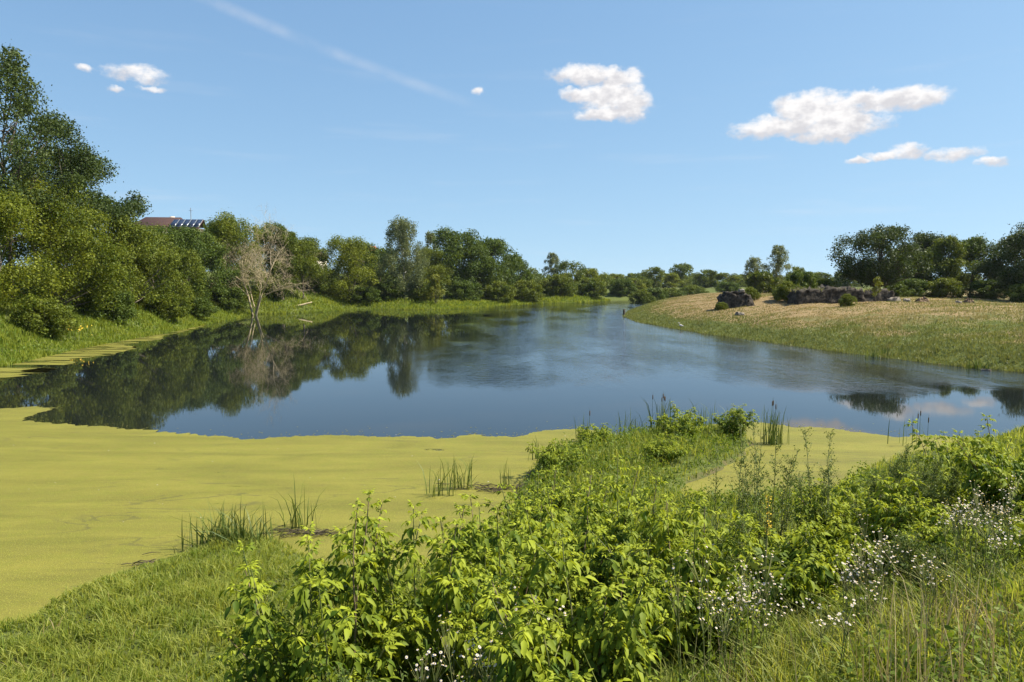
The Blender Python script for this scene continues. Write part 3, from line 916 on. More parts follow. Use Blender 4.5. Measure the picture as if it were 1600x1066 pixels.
BUSH = [  # label, x, y, height, radius, kind
    ('low bush at the foot of the bright tree on the left edge', -36.5, 57.5, 2.6, 2.2, 'low'),
    ('low dark bush under the broad bright tree', -38.8, 71, 2.8, 2.6, 'lowdark'),
    ('low bush on the left slope below the solar panels', -39.4, 84, 2.6, 2.6, 'low'),
    ('low bush on the left slope near the bare tree', -40.6, 94, 2.4, 2.6, 'lowdark'),
    ('dark low bush just left of the bare tree', -43.6, 112, 3.2, 3.4, 'lowdark'),
    ('dark low bush under the rounded waterside tree', -29.4, 149, 3.0, 3.4, 'lowdark'),
    ('low bush left of the tall birch trunk', -25.6, 152, 3.6, 3.6, 'lowdark'),
    ('low bush right of the tall birch trunk', -18.6, 153, 4.2, 3.4, 'low'),
    ('low bush before the tallest tree of the dark clump', -10.4, 164, 4.4, 4.0, 'lowdark'),
    ('low bush at the right foot of the dark clump', -3.0, 172, 4.6, 4.2, 'low'),
    ('low bush on the far left bank past the dark clump', 3.6, 184, 5.0, 4.6, 'low'),
    ('light low bush on the far left bank by the narrows', 12.4, 200, 5.6, 5.2, 'low'),
    ('low bush nearest the river bend on the left bank', 22.6, 212, 5.0, 5.4, 'low'),
    ('bush at the river bend where the water ends', 33.0, 222, 4.6, 4.4, 'lowdark'),
    ('bush on the inside of the river bend, left of two', 34.5, 196, 4.2, 3.4, 'low'),
    ('bush on the inside of the river bend, right of two', 41.0, 214, 4.6, 4.2, 'lowdark'),
    ('light bush on the meadow behind the river bend', 50.0, 232, 4.4, 5.0, 'low'),
    ('broad bush on the meadow between bend and far trees', 60.0, 246, 4.2, 5.5, 'low'),
    ('dark bush on the meadow left of the field trees', 66.0, 225, 3.6, 4.0, 'lowdark'),
    ('round bush growing between the ruined block and the long wall', 33.4, 89.5, 2.2, 1.7, 'low'),
    ('bush growing on top of the long ruined wall', 36.2, 92, 2.7, 2.0, 'lowdark'),
    ('low bush left under the largest oak', 43.8, 104, 2.6, 2.2, 'low'),
    ('low bush right under the largest oak', 54.6, 105, 1.8, 2.0, 'lowdark'),
    ('bush under the narrow tree right of the oak', 57.6, 107, 2.5, 2.8, 'lowdark'),
    ('bush below the lighter slender tree', 62.0, 106, 2.6, 2.8, 'low'),
    ('bush below the dark slender tree', 66.5, 103, 2.6, 2.8, 'lowdark'),
    ('bush at the right edge under the darkest tree', 65.6, 93.5, 2.3, 2.6, 'lowdark'),
    ('dark bush beside the ruined stone block', 29.8, 92.5, 1.5, 1.2, 'low'),
    ('light bush on the dry bank below the ruined block', 25.0, 88.0, 0.9, 0.8, 'low'),
    ('small bush on the grass below the long wall', 36.4, 80.0, 1.3, 0.9, 'low'),
]
for k, (lab, x, y, h, r, kind) in enumerate(BUSH):
    t = plant_tree('bush', lab, x, y, BUSHP[kind], 'bush', 'bushes on the banks', rz=k * 1.9, sc=(r / 2.5, r / 2.5, h / 3.1), sink=0.05)
t = make_tree(340, 2.9, 0.8, base=0.25, profile='spire', clumps=16, leaves=600, leaf=0.2, clump_r=0.3, mat='leaf_yellow', trunk_r=0.04, limbs=10)
plant_tree('sapling', 'yellow green sapling in front of the long ruined wall', 41.2, 83.5, t, 'sapling')
t = make_tree(341, 5.0, 1.6, base=0.1, profile='dome', clumps=26, leaves=1500, leaf=0.3, clump_r=0.28, mat='leaf_dark')


# ------------------------------------------------------------------ houses on the left hill
def roof_mat(name, c1, c2):
    m, N = new_mat(name)
    t = N.n('ShaderNodeTexCoord')
    br = N.n('ShaderNodeTexBrick')
    N.put(br.inputs['Vector'], t.outputs['Object'])
    br.inputs['Scale'].default_value = 2.2
    br.inputs['Color1'].default_value = (*c1, 1)
    br.inputs['Color2'].default_value = (*c2, 1)
    br.inputs['Mortar'].default_value = (*[v * 0.5 for v in c1], 1)
    p = principled(N, N.mix(N.noise(t.outputs['Object'], 3.0), br.outputs[0], tuple(v * 0.7 for v in c2)), 0.75, 0.2)
    N.put(N.out.inputs[0], p.outputs[0])
    return m


M['roof_brown'] = roof_mat('brown_roof_tiles', (0.060, 0.033, 0.028), (0.085, 0.046, 0.038))
M['roof_red'] = roof_mat('red_roof_tiles', (0.42, 0.14, 0.08), (0.52, 0.19, 0.11))
M['plaster'] = plain_mat('plaster', (0.52, 0.46, 0.38), (0.62, 0.57, 0.49), 2.0)
M['window_glass'] = plain_mat('window_glass', (0.02, 0.025, 0.03), (0.04, 0.045, 0.05), 1.0, 0.08, 0.5, 0.0)
M['white_trim'] = plain_mat('white_trim', (0.70, 0.70, 0.68), (0.80, 0.80, 0.78), 4.0, 0.5)
M['metal'] = plain_mat('grey_metal', (0.20, 0.21, 0.22), (0.30, 0.31, 0.32), 9.0, 0.45, 0.5, 0.05)
M['pv'] = plain_mat('solar_cells', (0.012, 0.016, 0.035), (0.022, 0.028, 0.055), 8.0, 0.12, 0.5, 0.0)


def box_mesh(name, lo, hi, mat):
    x0, y0, z0 = lo
    x1, y1, z1 = hi
    V = [(x0, y0, z0), (x1, y0, z0), (x1, y1, z0), (x0, y1, z0), (x0, y0, z1), (x1, y0, z1), (x1, y1, z1), (x0, y1, z1)]
    Q = [(0, 3, 2, 1), (4, 5, 6, 7), (0, 1, 5, 4), (1, 2, 6, 5), (2, 3, 7, 6), (3, 0, 4, 7)]
    return np_mesh(name, V, Q, mat=mat)


def hip_roof(w, dpt, z, rise, inset, th, mat):
    """Hipped roof shell with eaves thickness."""
    V, Q, T = [], [], []
    for dz in (0.0, th):
        V += [(-w, -dpt, z + dz), (w, -dpt, z + dz), (w, dpt, z + dz), (-w, dpt, z + dz), (-w + inset, 0, z + rise + dz), (w - inset, 0, z + rise + dz)]
    Q = [(6, 7, 11, 10), (8, 9, 10, 11), (0, 4, 5, 1), (2, 5, 4, 3), (0, 1, 7, 6), (1, 2, 8, 7), (2, 3, 9, 8), (3, 0, 6, 9)]
    T = [(7, 8, 11), (9, 6, 10), (1, 5, 2), (3, 4, 0)]
    return np_mesh('roof', V, Q, T, mat=mat)


def house(label, x, y, ridge, w, dpt, rise, roofm, rz=0.0, inset=None):
    g0 = gz(x, y) - 0.4
    h = empty('house', (x, y, g0), rz)
    tag(h, label, 'house')
    eave = ridge - g0 - rise
    link('wall', box_mesh('wall', (-w + 0.5, -dpt + 0.5, 0), (w - 0.5, dpt - 0.5, eave - 0.01), M['plaster']), h)
    r = link('roof', hip_roof(w, dpt, eave, rise, w * 0.45 if inset is None else inset, 0.14, M[roofm]), h)
    link('chimney', box_mesh('chimney', (w * 0.18, 0.4, eave + rise * 0.4), (w * 0.18 + 0.7, 1.1, eave + rise + 0.35), M['plaster']), r)
    for wx in (-0.55, 0.0, 0.55):
        for wz in (0.30, 0.68):
            zc = eave * wz
            f = link('window', box_mesh('window', (wx * w - 0.62, -dpt + 0.44, zc - 0.75), (wx * w + 0.62, -dpt + 0.52, zc + 0.75), M['white_trim']), h)
            link('pane', box_mesh('pane', (wx * w - 0.52, -dpt + 0.425, zc - 0.65), (wx * w + 0.52, -dpt + 0.437, zc + 0.65), M['window_glass']), f)
    return h, eave


hb, eave = house('brown roofed house half hidden behind the left bank trees', -64.2, 137, 17.0, 5.6, 4.6, 2.7, 'roof_brown', 0.12)
# lower wing whose roof carries the solar panels
wing = empty('house_wing', (-58.9, 134.6, gz(-58.9, 134.6) - 0.4), 0.05)
tag(wing, 'low house wing with a sloping roof under the solar panels', 'house')
wz0 = 14.75 - (gz(-58.9, 134.6) - 0.4)
link('wall', box_mesh('wall', (-2.2, -1.2, 0), (2.2, 2.4, wz0 + 0.2), M['bark_dark']), wing)
sl = math.tan(math.radians(38))
rv = [(-2.6, -1.7, wz0), (2.6, -1.7, wz0), (2.6, 1.3, wz0 + 3.0 * sl * 0.8), (-2.6, 1.3, wz0 + 3.0 * sl * 0.8), (2.6, 2.8, wz0 + 0.6), (-2.6, 2.8, wz0 + 0.6)]
rv += [(a, b, c - 0.16) for a, b, c in rv]
link('roof', np_mesh('roof', rv, [(0, 1, 2, 3), (3, 2, 4, 5), (7, 6, 9, 8), (8, 9, 11, 10), (0, 6, 7, 1), (4, 10, 11, 5)], [(1, 7, 8), (1, 8, 2), (2, 8, 10), (2, 10, 4), (0, 3, 9), (0, 9, 6), (3, 5, 11), (3, 11, 9)], mat=M['roof_brown']), wing)
arr = empty('solar_panel_array', (-58.9, 134.6, gz(-58.9, 134.6) - 0.4), 0.05)
tag(arr, 'row of dark solar panels with pale frames on the brown house roof', 'solar panels')
pm = box_mesh('panel', (-0.50, -1.45, 0.0), (0.50, 1.45, 0.05), M['metal'])
cm = box_mesh('cell_sheet', (-0.46, -1.42, 0.052), (0.46, 1.42, 0.06), M['pv'])
pa = math.atan(sl * 0.8)
for i in range(5):
    o = link('panel', pm, arr, loc=(-2.1 + i * 1.05, -0.18, wz0 + 1.52 * sl * 0.8 + 0.12))
    o.rotation_euler = (pa, 0, 0)
    link('cell_sheet', cm, o)
mast = empty('antenna_mast', (-59.8, 138.6, gz(-59.8, 138.6) - 0.2))
tag(mast, 'thin grey antenna mast behind the brown roof', 'mast')
mh = 19.2 - gz(-59.8, 138.6)
link('pole', np_mesh('pole', *tube([(0, 0, 0), (0, 0, mh * 0.6), (0, 0, mh)], [0.09, 0.085, 0.06], 8), mat=M['metal']), mast)
link('crossbar', np_mesh('crossbar', *tube([(-0.35, 0, mh - 0.5), (0.35, 0, mh - 0.5)], [0.03, 0.03], 6), mat=M['metal']), mast)
house('red roofed house peeping out left of the tall birch', -39.6, 200, 14.9, 5.0, 4.2, 3.2, 'roof_red', 0.2)
house('house with pale walls behind the trees left of the rounded tree', -44.6, 160, 12.8, 4.0, 3.6, 2.4, 'roof_brown', -0.2)
t = make_tree(342, 8.5, 2.6, **KIND['rdark'])
plant_tree('tree', 'small dark tree above the brown roof', -76.0, 158, (t[0], t[1]), group='trees along the left bank', sc=(1, 1, 1.25))

# ------------------------------------------------------------------ ruins on the right bank
M['ruin'] = plain_mat('ruin_masonry', (0.022, 0.019, 0.016), (0.085, 0.072, 0.058), 2.6, 0.95, 0.1, 1.0, 0.10)
M['stone'] = plain_mat('pale_stone', (0.12, 0.10, 0.08), (0.27, 0.24, 0.20), 3.0, 0.95, 0.1, 0.8, 0.05)


def rough_block(name, L, T, H, seed, mat, top=0.25, jag=0.12, taper=0.1, n=(14, 4, 7)):
    """A weathered wall: a gridded box with displaced faces and a broken top."""
    rng = np.random.default_rng(seed)
    bm = bmesh.new()
    bmesh.ops.create_grid(bm, x_segments=1, y_segments=1, size=0.5)
    bm.free()
    nxx, nyy, nzz = n
    V, idx = [], {}
    prof = np.interp(np.linspace(0, 1, nxx + 1), np.linspace(0, 1, 7), 1 - top * rng.random(7))
    for i in range(nxx + 1):
        for j in range(nyy + 1):
            for k in range(nzz + 1):
                if i in (0, nxx) or j in (0, nyy) or k in (0, nzz):
                    idx[i, j, k] = len(V)
                    u, v, w = i / nxx - 0.5, j / nyy - 0.5, k / nzz
                    zz = w * H * (prof[i] + (0.05 * rng.normal() if k == nzz else 0))
                    f = 1 - taper * w
                    V.append((u * L * f + rng.normal() * jag, v * T * f + rng.normal() * jag, zz - 0.3 + rng.normal() * jag * 0.4))
    Q = []
    for i in range(nxx):
        for j in range(nyy):
            Q.append((idx[i, j, 0], idx[i, j + 1, 0], idx[i + 1, j + 1, 0], idx[i + 1, j, 0]))
            Q.append((idx[i, j, nzz], idx[i + 1, j, nzz], idx[i + 1, j + 1, nzz], idx[i, j + 1, nzz]))
    for i in range(nxx):
        for k in range(nzz):
            Q.append((idx[i, 0, k], idx[i + 1, 0, k], idx[i + 1, 0, k + 1], idx[i, 0, k + 1]))
            Q.append((idx[i, nyy, k], idx[i, nyy, k + 1], idx[i + 1, nyy, k + 1], idx[i + 1, nyy, k]))
    for j in range(nyy):
        for k in range(nzz):
            Q.append((idx[0, j, k], idx[0, j, k + 1], idx[0, j + 1, k + 1], idx[0, j + 1, k]))
            Q.append((idx[nxx, j, k], idx[nxx, j + 1, k], idx[nxx, j + 1, k + 1], idx[nxx, j, k + 1]))
    return np_mesh(name, V, Q, mat=mat)


def blades(P, H, Wd, rng, lean=0.35, tint=0.5, tall=False):
    """Grass blades: two-segment bent tapering strips."""
    n = len(P)
    a = rng.uniform(0, 2 * math.pi, n)
    wx = np.stack([np.cos(a), np.sin(a), np.zeros(n)], -1)
    b = rng.uniform(0, 2 * math.pi, n)
    ld = np.stack([np.cos(b), np.sin(b), np.zeros(n)], -1) * (np.abs(rng.normal(size=n)) * lean * H)[:, None]
    up = np.array([0, 0, 1.0])
    Hc = H[:, None]
    w = Wd[:, None] * 0.5
    if not tall:
        m = P + up * Hc * 0.55 + ld * 0.28
        t = P + up * Hc * 0.95 + ld
        V = np.stack([P - wx * w, P + wx * w, m + wx * w * 0.75, m - wx * w * 0.75, t], 1)
        k = np.arange(n)[:, None] * 5
        Q = k + np.array([[0, 1, 2, 3]])
        T = k + np.array([[3, 2, 4]])
        qt = tint
    else:
        m1 = P + up * Hc * 0.40 + ld * 0.12
        m2 = P + up * Hc * 0.75 + ld * 0.45
        t = P + up * Hc * 0.96 + ld * 1.05
        V = np.stack([P - wx * w, P + wx * w, m1 + wx * w, m1 - wx * w, m2 + wx * w * 0.65, m2 - wx * w * 0.65, t], 1)
        k = np.arange(n)[:, None] * 7
        Q = np.concatenate([k + np.array([[0, 1, 2, 3]]), k + np.array([[3, 2, 4, 5]])])
        T = k + np.array([[5, 4, 6]])
        qt = np.concatenate([tint, tint]) if np.ndim(tint) else tint
    return V.reshape(-1, 3), Q, T, qt, tint


rb = empty('ruin_block', (27.2, 90.0, gz(27.2, 90.0)), -0.15)
tag(rb, 'squat ruined masonry block with a broken slab on top', 'ruin')
link('wall', rough_block('wall', 4.4, 2.8, 2.3, 1, M['ruin'], 0.22, 0.10, 0.24), rb)
o = link('slab', rough_block('slab', 2.4, 2.0, 0.35, 2, M['ruin'], 0.25, 0.08, 0.0, (8, 5, 2)), rb, loc=(-0.2, 0, 2.0))
o.rotation_euler = (0.0, -0.06, 0.05)
link('stone', rough_block('stone', 0.7, 0.6, 0.5, 3, M['stone'], 0.2, 0.05, 0.2, (4, 4, 3)), rb, loc=(0.7, -0.3, 2.15))
def overgrow(parent, L, T, z, n, seed):
    rg = np.random.default_rng(seed)
    P_ = np.stack([rg.uniform(-L / 2, L / 2, n), rg.uniform(-T / 2, T / 2, n), z - rg.random(n) * 0.35], -1)
    P_[:, 2] += 0.12 * waves(P_[:, 0], P_[:, 1], 2.0)
    q = Parts()
    q.add(*blades(P_, rg.uniform(0.15, 0.50, n), np.full(n, 0.07), rg, 0.6, np.clip(0.08 + 0.15 * rg.normal(size=n), 0, 1)))
    link('grass', q.mesh('crest_grass', M['grass_dry']), parent)["kind"] = "stuff"


rw = empty('ruin_wall', (38.6, 87.0, gz(38.6, 87.0)), 0.10)
tag(rw, 'long dark ruined masonry wall below the largest oak', 'ruin')
link('wall', rough_block('wall', 8.6, 2.4, 2.35, 4, M['ruin'], 0.24, 0.10, 0.10, (26, 4, 7)), rw, loc=(-1.6, 0, 0))
link('wall', rough_block('wall', 4.8, 2.6, 2.1, 5, M['ruin'], 0.40, 0.10, 0.20, (14, 4, 6)), rw, loc=(4.2, 0.2, 0))
overgrow(rw, 12.0, 2.0, 1.65, 420, 61)
overgrow(rb, 3.6, 2.0, 1.75, 90, 62)
STONES = [(44.6, 86.4, 1.3, 'pale broken stone at the right end of the long wall'), (45.8, 85.6, 0.9, 'smaller stone lying off the right end of the long wall'),
          (50.6, 83.6, 0.55, 'small pale stone on the bare earth farther right'),
          (24.9, 80.5, 0.8, 'pale flat stone on the dry bank below the ruined block'),
          (27.4, 42.4, 0.7, 'reddish stone at the right bank waterline'), (-33.2, 126.6, 0.9, 'dark stone at the foot of the grassy mound')]
sp = rough_block('stone', 1.2, 0.9, 0.75, 7, M['stone'], 0.25, 0.07, 0.3, (5, 4, 4))
for k, (x, y, s, lab) in enumerate(STONES):
    o = link('stone', sp, loc=(x, y, gz(x, y) + 0.05), rz=k * 1.1)
    o.scale = (s, s, s)
    tag(o, lab, 'stone', 'stones lying on the banks')
for k, (x, y, l, lab) in enumerate([(47.4, 85.2, 2.2, 'dark earth heap between stones right of the long wall'), (52.6, 85.0, 1.6, 'low earth heap below the trees on the right bank')]):
    o = link('earth_heap', rough_block('earth_heap', l, 1.0, 0.9, 20 + k, plain_mat('bare_earth', (0.10, 0.065, 0.04), (0.22, 0.15, 0.09), 3.0), 0.3, 0.06, 0.6), loc=(x, y, gz(x, y)), rz=0.2)
    tag(o, lab, 'earth heap', 'earth heaps on the right bank')
# dark post at the tip of the spit, bare log on the mound, white bird at the water's edge
post = link('wooden_post', np_mesh('wooden_post', *tube([(0, 0, -0.5), (0.02, 0, 0.5), (0.05, 0.02, 0.75), (0.05, 0.02, 0.77)], [0.20, 0.18, 0.16, 0.01], 9), mat=M['bark_dark']), loc=(17.4, 114.5, 0.25))
tag(post, 'short dark wooden post at the tip of the right bank', 'post')
log = link('fallen_log', np_mesh('fallen_log', *tube([(-1.6, 0, 0.15), (-0.8, 0.1, 0.28), (0, 0.05, 0.42), (1.0, -0.1, 0.7), (1.7, -0.1, 0.9), (1.72, -0.1, 0.91)], [0.10, 0.16, 0.17, 0.13, 0.08, 0.01], 8), mat=M['deadwood']),
           loc=(-36.6, 128.5, gz(-36.6, 128.5)), rz=0.5)
tag(log, 'pale fallen log on the grassy mound by the bare tree', 'log')


def bird_mesh():
    ax = np.array([(-0.34, 0, 0.36), (-0.22, 0, 0.38), (-0.08, 0, 0.40), (0.06, 0, 0.44), (0.14, 0, 0.52), (0.15, 0, 0.62), (0.19, 0, 0.70), (0.26, 0, 0.70), (0.36, 0, 0.68)])
    return np_mesh('body', *tube(ax, [0.01, 0.06, 0.10, 0.10, 0.055, 0.04, 0.045, 0.02, 0.004], 8), smooth=True, mat=M['petal'])


bird = empty('bird', (18.35, 80.0, gz(18.35, 80.0)), 2.6)
tag(bird, 'small white wading bird at the right bank waterline', 'bird')
link('body', bird_mesh(), bird)
for s in (-0.04, 0.04):
    link('leg', np_mesh('leg', *tube([(0, s, 0.34), (0.02, s, 0.17), (0, s, -0.05)], [0.014, 0.012, 0.012], 5), mat=M['bark_dark']), bird)


# ------------------------------------------------------------------ grass on the far banks
def scatter(n, x0, x1, y0, y1, rng, keep, power=1.0):
    """Random ground points inside a box that pass keep(x, y, d); nearer rows get more."""
    u = rng.random(n)
    y = y0 * (y1 / y0) ** (u ** power) if y0 > 0 else rng.uniform(y0, y1, n)
    x = rng.uniform(x0, x1, n)
    d = sdist(x, y)
    k = keep(x, y, d)
    return x[k], y[k], d[k]


rng = np.random.default_rng(31)
x, y, d = scatter(420000, -60, 34, 43, 215, rng, lambda x, y, d: (d > -0.5) & (d < 11) & (np.abs(x) < 0.77 * y) & ((x < 0.25 * y - 25)), 1.1)
k = rng.random(len(x)) < 1.0 / (1 + np.maximum(d - 4, 0) * 0.35)
x, y, d = x[k][:90000], y[k][:90000], d[k][:90000]
pat = waves(x, y, 6.0)
H = (0.40 + 0.25 * pat + 0.25 * rng.random(len(x))) * (0.75 + 0.5 * sm(0, 3, d)) * (0.8 + y / 300)
H = np.clip(H * 0.72, 0.12, 1.0)
P = np.stack([x, y, np.maximum(height(x, y), -0.05)], -1)
tint = np.clip(0.42 + 0.22 * pat + 0.18 * rng.normal(size=len(x)), 0, 1)
pp = Parts()
pp.add(*blades(P, H, 0.05 + 0.0006 * y, rng, 0.4, tint))
tag(link('grass', pp.mesh('bank_grass', M['grass_left'])), 'lush tall green grass on the left bank', 'grass', kind='stuff')

x, y, d = scatter(130000, -60, 30, 46, 210, rng, lambda x, y, d: (d > 0.8) & (d < 9) & (np.abs(x) < 0.77 * y) & (x < 0.25 * y - 25) & (waves(x + 31, y, 5.0) > 0.05), 1.0)
x, y, d = x[:30000], y[:30000], d[:30000]
hh = 1.0 * np.maximum(0, waves(x + 31, y, 5.0)) ** 0.6
P = np.stack([x, y, height(x, y) + rng.random(len(x)) * (0.35 + hh)], -1)
V, Q, _ = leaf_quads(P, unit(rng.normal(size=P.shape) + np.array([0, 0, 0.7])), rng.uniform(0.13, 0.28, len(x)) * (0.8 + y / 260), rng, 0.6)
tag(link('weeds', np_mesh('bank_weeds', V, Q, tint=np.clip(0.45 + 0.25 * rng.normal(size=len(x)), 0, 1), mat=M['leaf_weed'])), 'leafy green weeds among the grass on the left bank', 'weeds', kind='stuff')

x, y, d = scatter(520000, 14, 80, 41, 190, rng, lambda x, y, d: (d > -0.25) & (d < 46) & (np.abs(x) < 0.77 * y), 1.2)
k = rng.random(len(x)) < 1.0 / (1 + np.maximum(d - 6, 0) * 0.10)
x, y, d = x[k][:110000], y[k][:110000], d[k][:110000]
pat = waves(x, y, 8.0)
pat2 = waves(x + 50, y, 3.1)
dryness = (0.52 + 0.48 * sm(50, 88, y + 8 * pat)) * sm(1.6, 9.5, d + 2.2 * pat) * (1 - 0.45 * sm(15, 26, d))
pat4 = waves(x * 0.6 + 80, y * 0.35, 6.0)
tint = np.clip(0.02 + 0.76 * dryness + 0.14 * pat2 + 0.08 * rng.normal(size=len(x)) - 0.35 * sm(0.0, 0.8, pat) - 0.35 * sm(0.1, 0.8, pat4), 0, 1)
H = np.clip((0.13 - 0.09 * dryness + 0.10 * rng.random(len(x)) ** 2 + 0.10 * np.maximum(pat2, 0)), 0.04, 0.5)
P = np.stack([x, y, np.maximum(height(x, y), -0.05)], -1)
pp = Parts()
pp.add(*blades(P, H, 0.030 + 0.0004 * y, rng, 0.5, tint))
tag(link('grass', pp.mesh('dry_grass', M['grass_dry'])), 'sun dried straw and green grass on the right bank', 'grass', kind='stuff')


# ------------------------------------------------------------------ foreground: grass
rng = np.random.default_rng(41)


def near_patch(n, x0, x1, y0, y1, keep, hlo, hhi, w, lean, mat, name, label, tbase=0.45, seedwave=0.0, tall=True, cap=None, tw=0.22):
    x = rng.uniform(x0, x1, n)
    y = rng.uniform(y0, y1, n)
    d = sdist(x, y)
    k = keep(x, y, d) & (np.abs(x) < 0.76 * y + 0.6)
    x, y, d = x[k], y[k], d[k]
    # tufts: pull blades towards tuft centres
    cx = np.round(x / 0.16) * 0.16 + 0.05 * np.sin(37 * np.round(x / 0.16) + 11 * np.round(y / 0.16))
    cy = np.round(y / 0.16) * 0.16 + 0.05 * np.sin(23 * np.round(x / 0.16) + 57 * np.round(y / 0.16))
    x = x + (cx - x) * 0.45
    y = y + (cy - y) * 0.45
    pat = waves(x + seedwave, y, 1.9)
    pat3 = waves(x + seedwave + 9, y, 0.55)
    H = hlo + (hhi - hlo) * np.clip(0.38 + 0.36 * pat + 0.30 * pat3 + 0.35 * (rng.random(len(x)) - 0.5), 0.05, 1.2)
    H = H * (0.4 + 0.6 * sm(0.0, 1.2, d))
    P = np.stack([x, y, height(x, y) - 0.01], -1)
    tint = np.clip(tbase + tw * 0.9 * pat - tw * 0.8 * pat3 + tw * rng.normal(size=len(x)), 0, 1)
    pp = Parts()
    pp.add(*blades(P, H, w * rng.uniform(0.6, 1.3, len(x)), rng, lean, tint, tall))
    return tag(link('grass', pp.mesh(name, M[mat])), label, 'grass', kind='stuff')


near_patch(115000, -9.5, 1.0, 3.0, 15.5, lambda x, y, d: d > -0.08, 0.07, 0.34, 0.013, 0.75, 'grass_near', 'near_grass',
           'short matted green grass sloping to the duckweed at lower left', 0.48)
near_patch(62000, 0.2, 7.5, 1.9, 9.5, lambda x, y, d: (d > 0.3) & (x > 0.35 * (y - 2) - 0.6), 0.08, 0.44, 0.009, 0.75, 'grass_tall', 'tall_grass',
           'tall meadow grass at the lower right', 0.36, 4.0)
near_patch(46000, -1.5, 20.0, 7.0, 26.0, lambda x, y, d: (d > -0.14) & ((x < 9) | (d < 6)), 0.15, 0.55, 0.020, 0.5, 'grass_tall', 'spur_grass',
           'rank grass on the small spur reaching into the duckweed', 0.40, 2.0)
near_patch(2200, -1.2, 3.6, 1.9, 4.6, lambda x, y, d: waves(x * 1.0, y, 1.3) > 0.0, 0.30, 0.70, 0.004, 0.35, 'straw', 'dry_stalks',
           'thin dry straw stalks among the weeds at the bottom edge', 0.5, 6.0)
near_patch(500, 3.0, 7.5, 2.0, 8.0, lambda x, y, d: d > 0.3, 0.25, 0.60, 0.004, 0.4, 'straw', 'dry_stalks_right',
           'scattered dry straw stalks in the tall grass at lower right', 0.5, 6.0)

near_patch(9000, -9.5, -0.5, 3.5, 14.5, lambda x, y, d: (d > 0.2) & (waves(x + 20, y, 1.5) > 0.55), 0.16, 0.50, 0.014, 0.85, 'grass_tall', 'tussocks',
           'darker longer tussocks in the short grass at lower left', 0.25, 12.0)
near_patch(2600, -9.5, -0.5, 3.5, 14.5, lambda x, y, d: (d > 0.1) & (waves(x + 45, y, 1.8) > 0.30), 0.08, 0.30, 0.008, 0.9, 'straw', 'dry_blades',
           'dead straw blades mixed into the short grass at lower left', 0.5, 15.0)
# ground-cover leaves between the grass on the embankment
x = rng.uniform(-1.5, 8.5, 130000)
y = rng.uniform(2.0, 12.0, 130000)
d = sdist(x, y)
k = (d > 0.3) & (np.abs(x) < 0.76 * y + 0.5) & (waves(x + 3, y, 1.1) > -0.25)
x, y = x[k], y[k]
P = np.stack([x, y, height(x, y) + rng.random(len(x)) ** 1.1 * (0.12 + 0.34 * np.clip(waves(x + 3, y, 1.1), 0, 1))], -1)
V, Q, _ = leaf_quads(P, unit(rng.normal(size=P.shape) * 0.8 + np.array([0, 0, 0.8])), rng.uniform(0.022, 0.065, len(x)), rng, 0.42)
tag(link('weeds', np_mesh('small_weeds', V, Q, tint=np.clip(0.45 + 0.25 * rng.normal(size=len(x)), 0, 1), mat=M['leaf_weed'])),
    'small leafy weeds filling the embankment grass', 'weeds', kind='stuff')


x = rng.uniform(-0.5, 9.0, 60000)
y = rng.uniform(10.0, 25.5, 60000)
d = sdist(x, y)
lump = waves(x + 13, y, 1.5) * 0.6 + waves(x + 3, y, 0.7) * 0.4
k = (d > 0.12) & (d < 2.6) & (lump > -0.15)
x, y, lump = x[k], y[k], lump[k]
P = np.stack([x, y, height(x, y) + rng.random(len(x)) * (0.22 + 0.55 * np.clip(lump, 0, 1))], -1)
V, Q, _ = leaf_quads(P, unit(rng.normal(size=P.shape) * 0.9 + np.array([0, 0, 0.6])), rng.uniform(0.04, 0.11, len(x)), rng, 0.45)
tag(link('weeds', np_mesh('spur_weeds', V, Q, tint=np.clip(0.5 + 0.25 * rng.normal(size=len(x)), 0, 1), mat=M['leaf_weed'])),
    'ragged low weeds covering the small spur', 'weeds', kind='stuff')


# ------------------------------------------------------------------ foreground: boxelder shrubs
def leaflet(L, Wd, droop, fold):
    s = np.array([0.30, 0.66])
    w = np.array([1.0, 0.74]) * Wd * 0.5
    V = [(0, 0, 0)]
    for si, wi in zip(s, w):
        zc = -droop * L * si ** 1.7
        V += [(L * si, wi, zc + fold * wi), (L * si, 0, zc), (L * si, -wi, zc + fold * wi)]
    V.append((L * 0.97, 0, -droop * L))
    T = [(0, 2, 1), (0, 3, 2), (4, 5, 7), (5, 6, 7)]
    Q = [(1, 2, 5, 4), (2, 3, 6, 5)]
    return np.array(V), Q, T


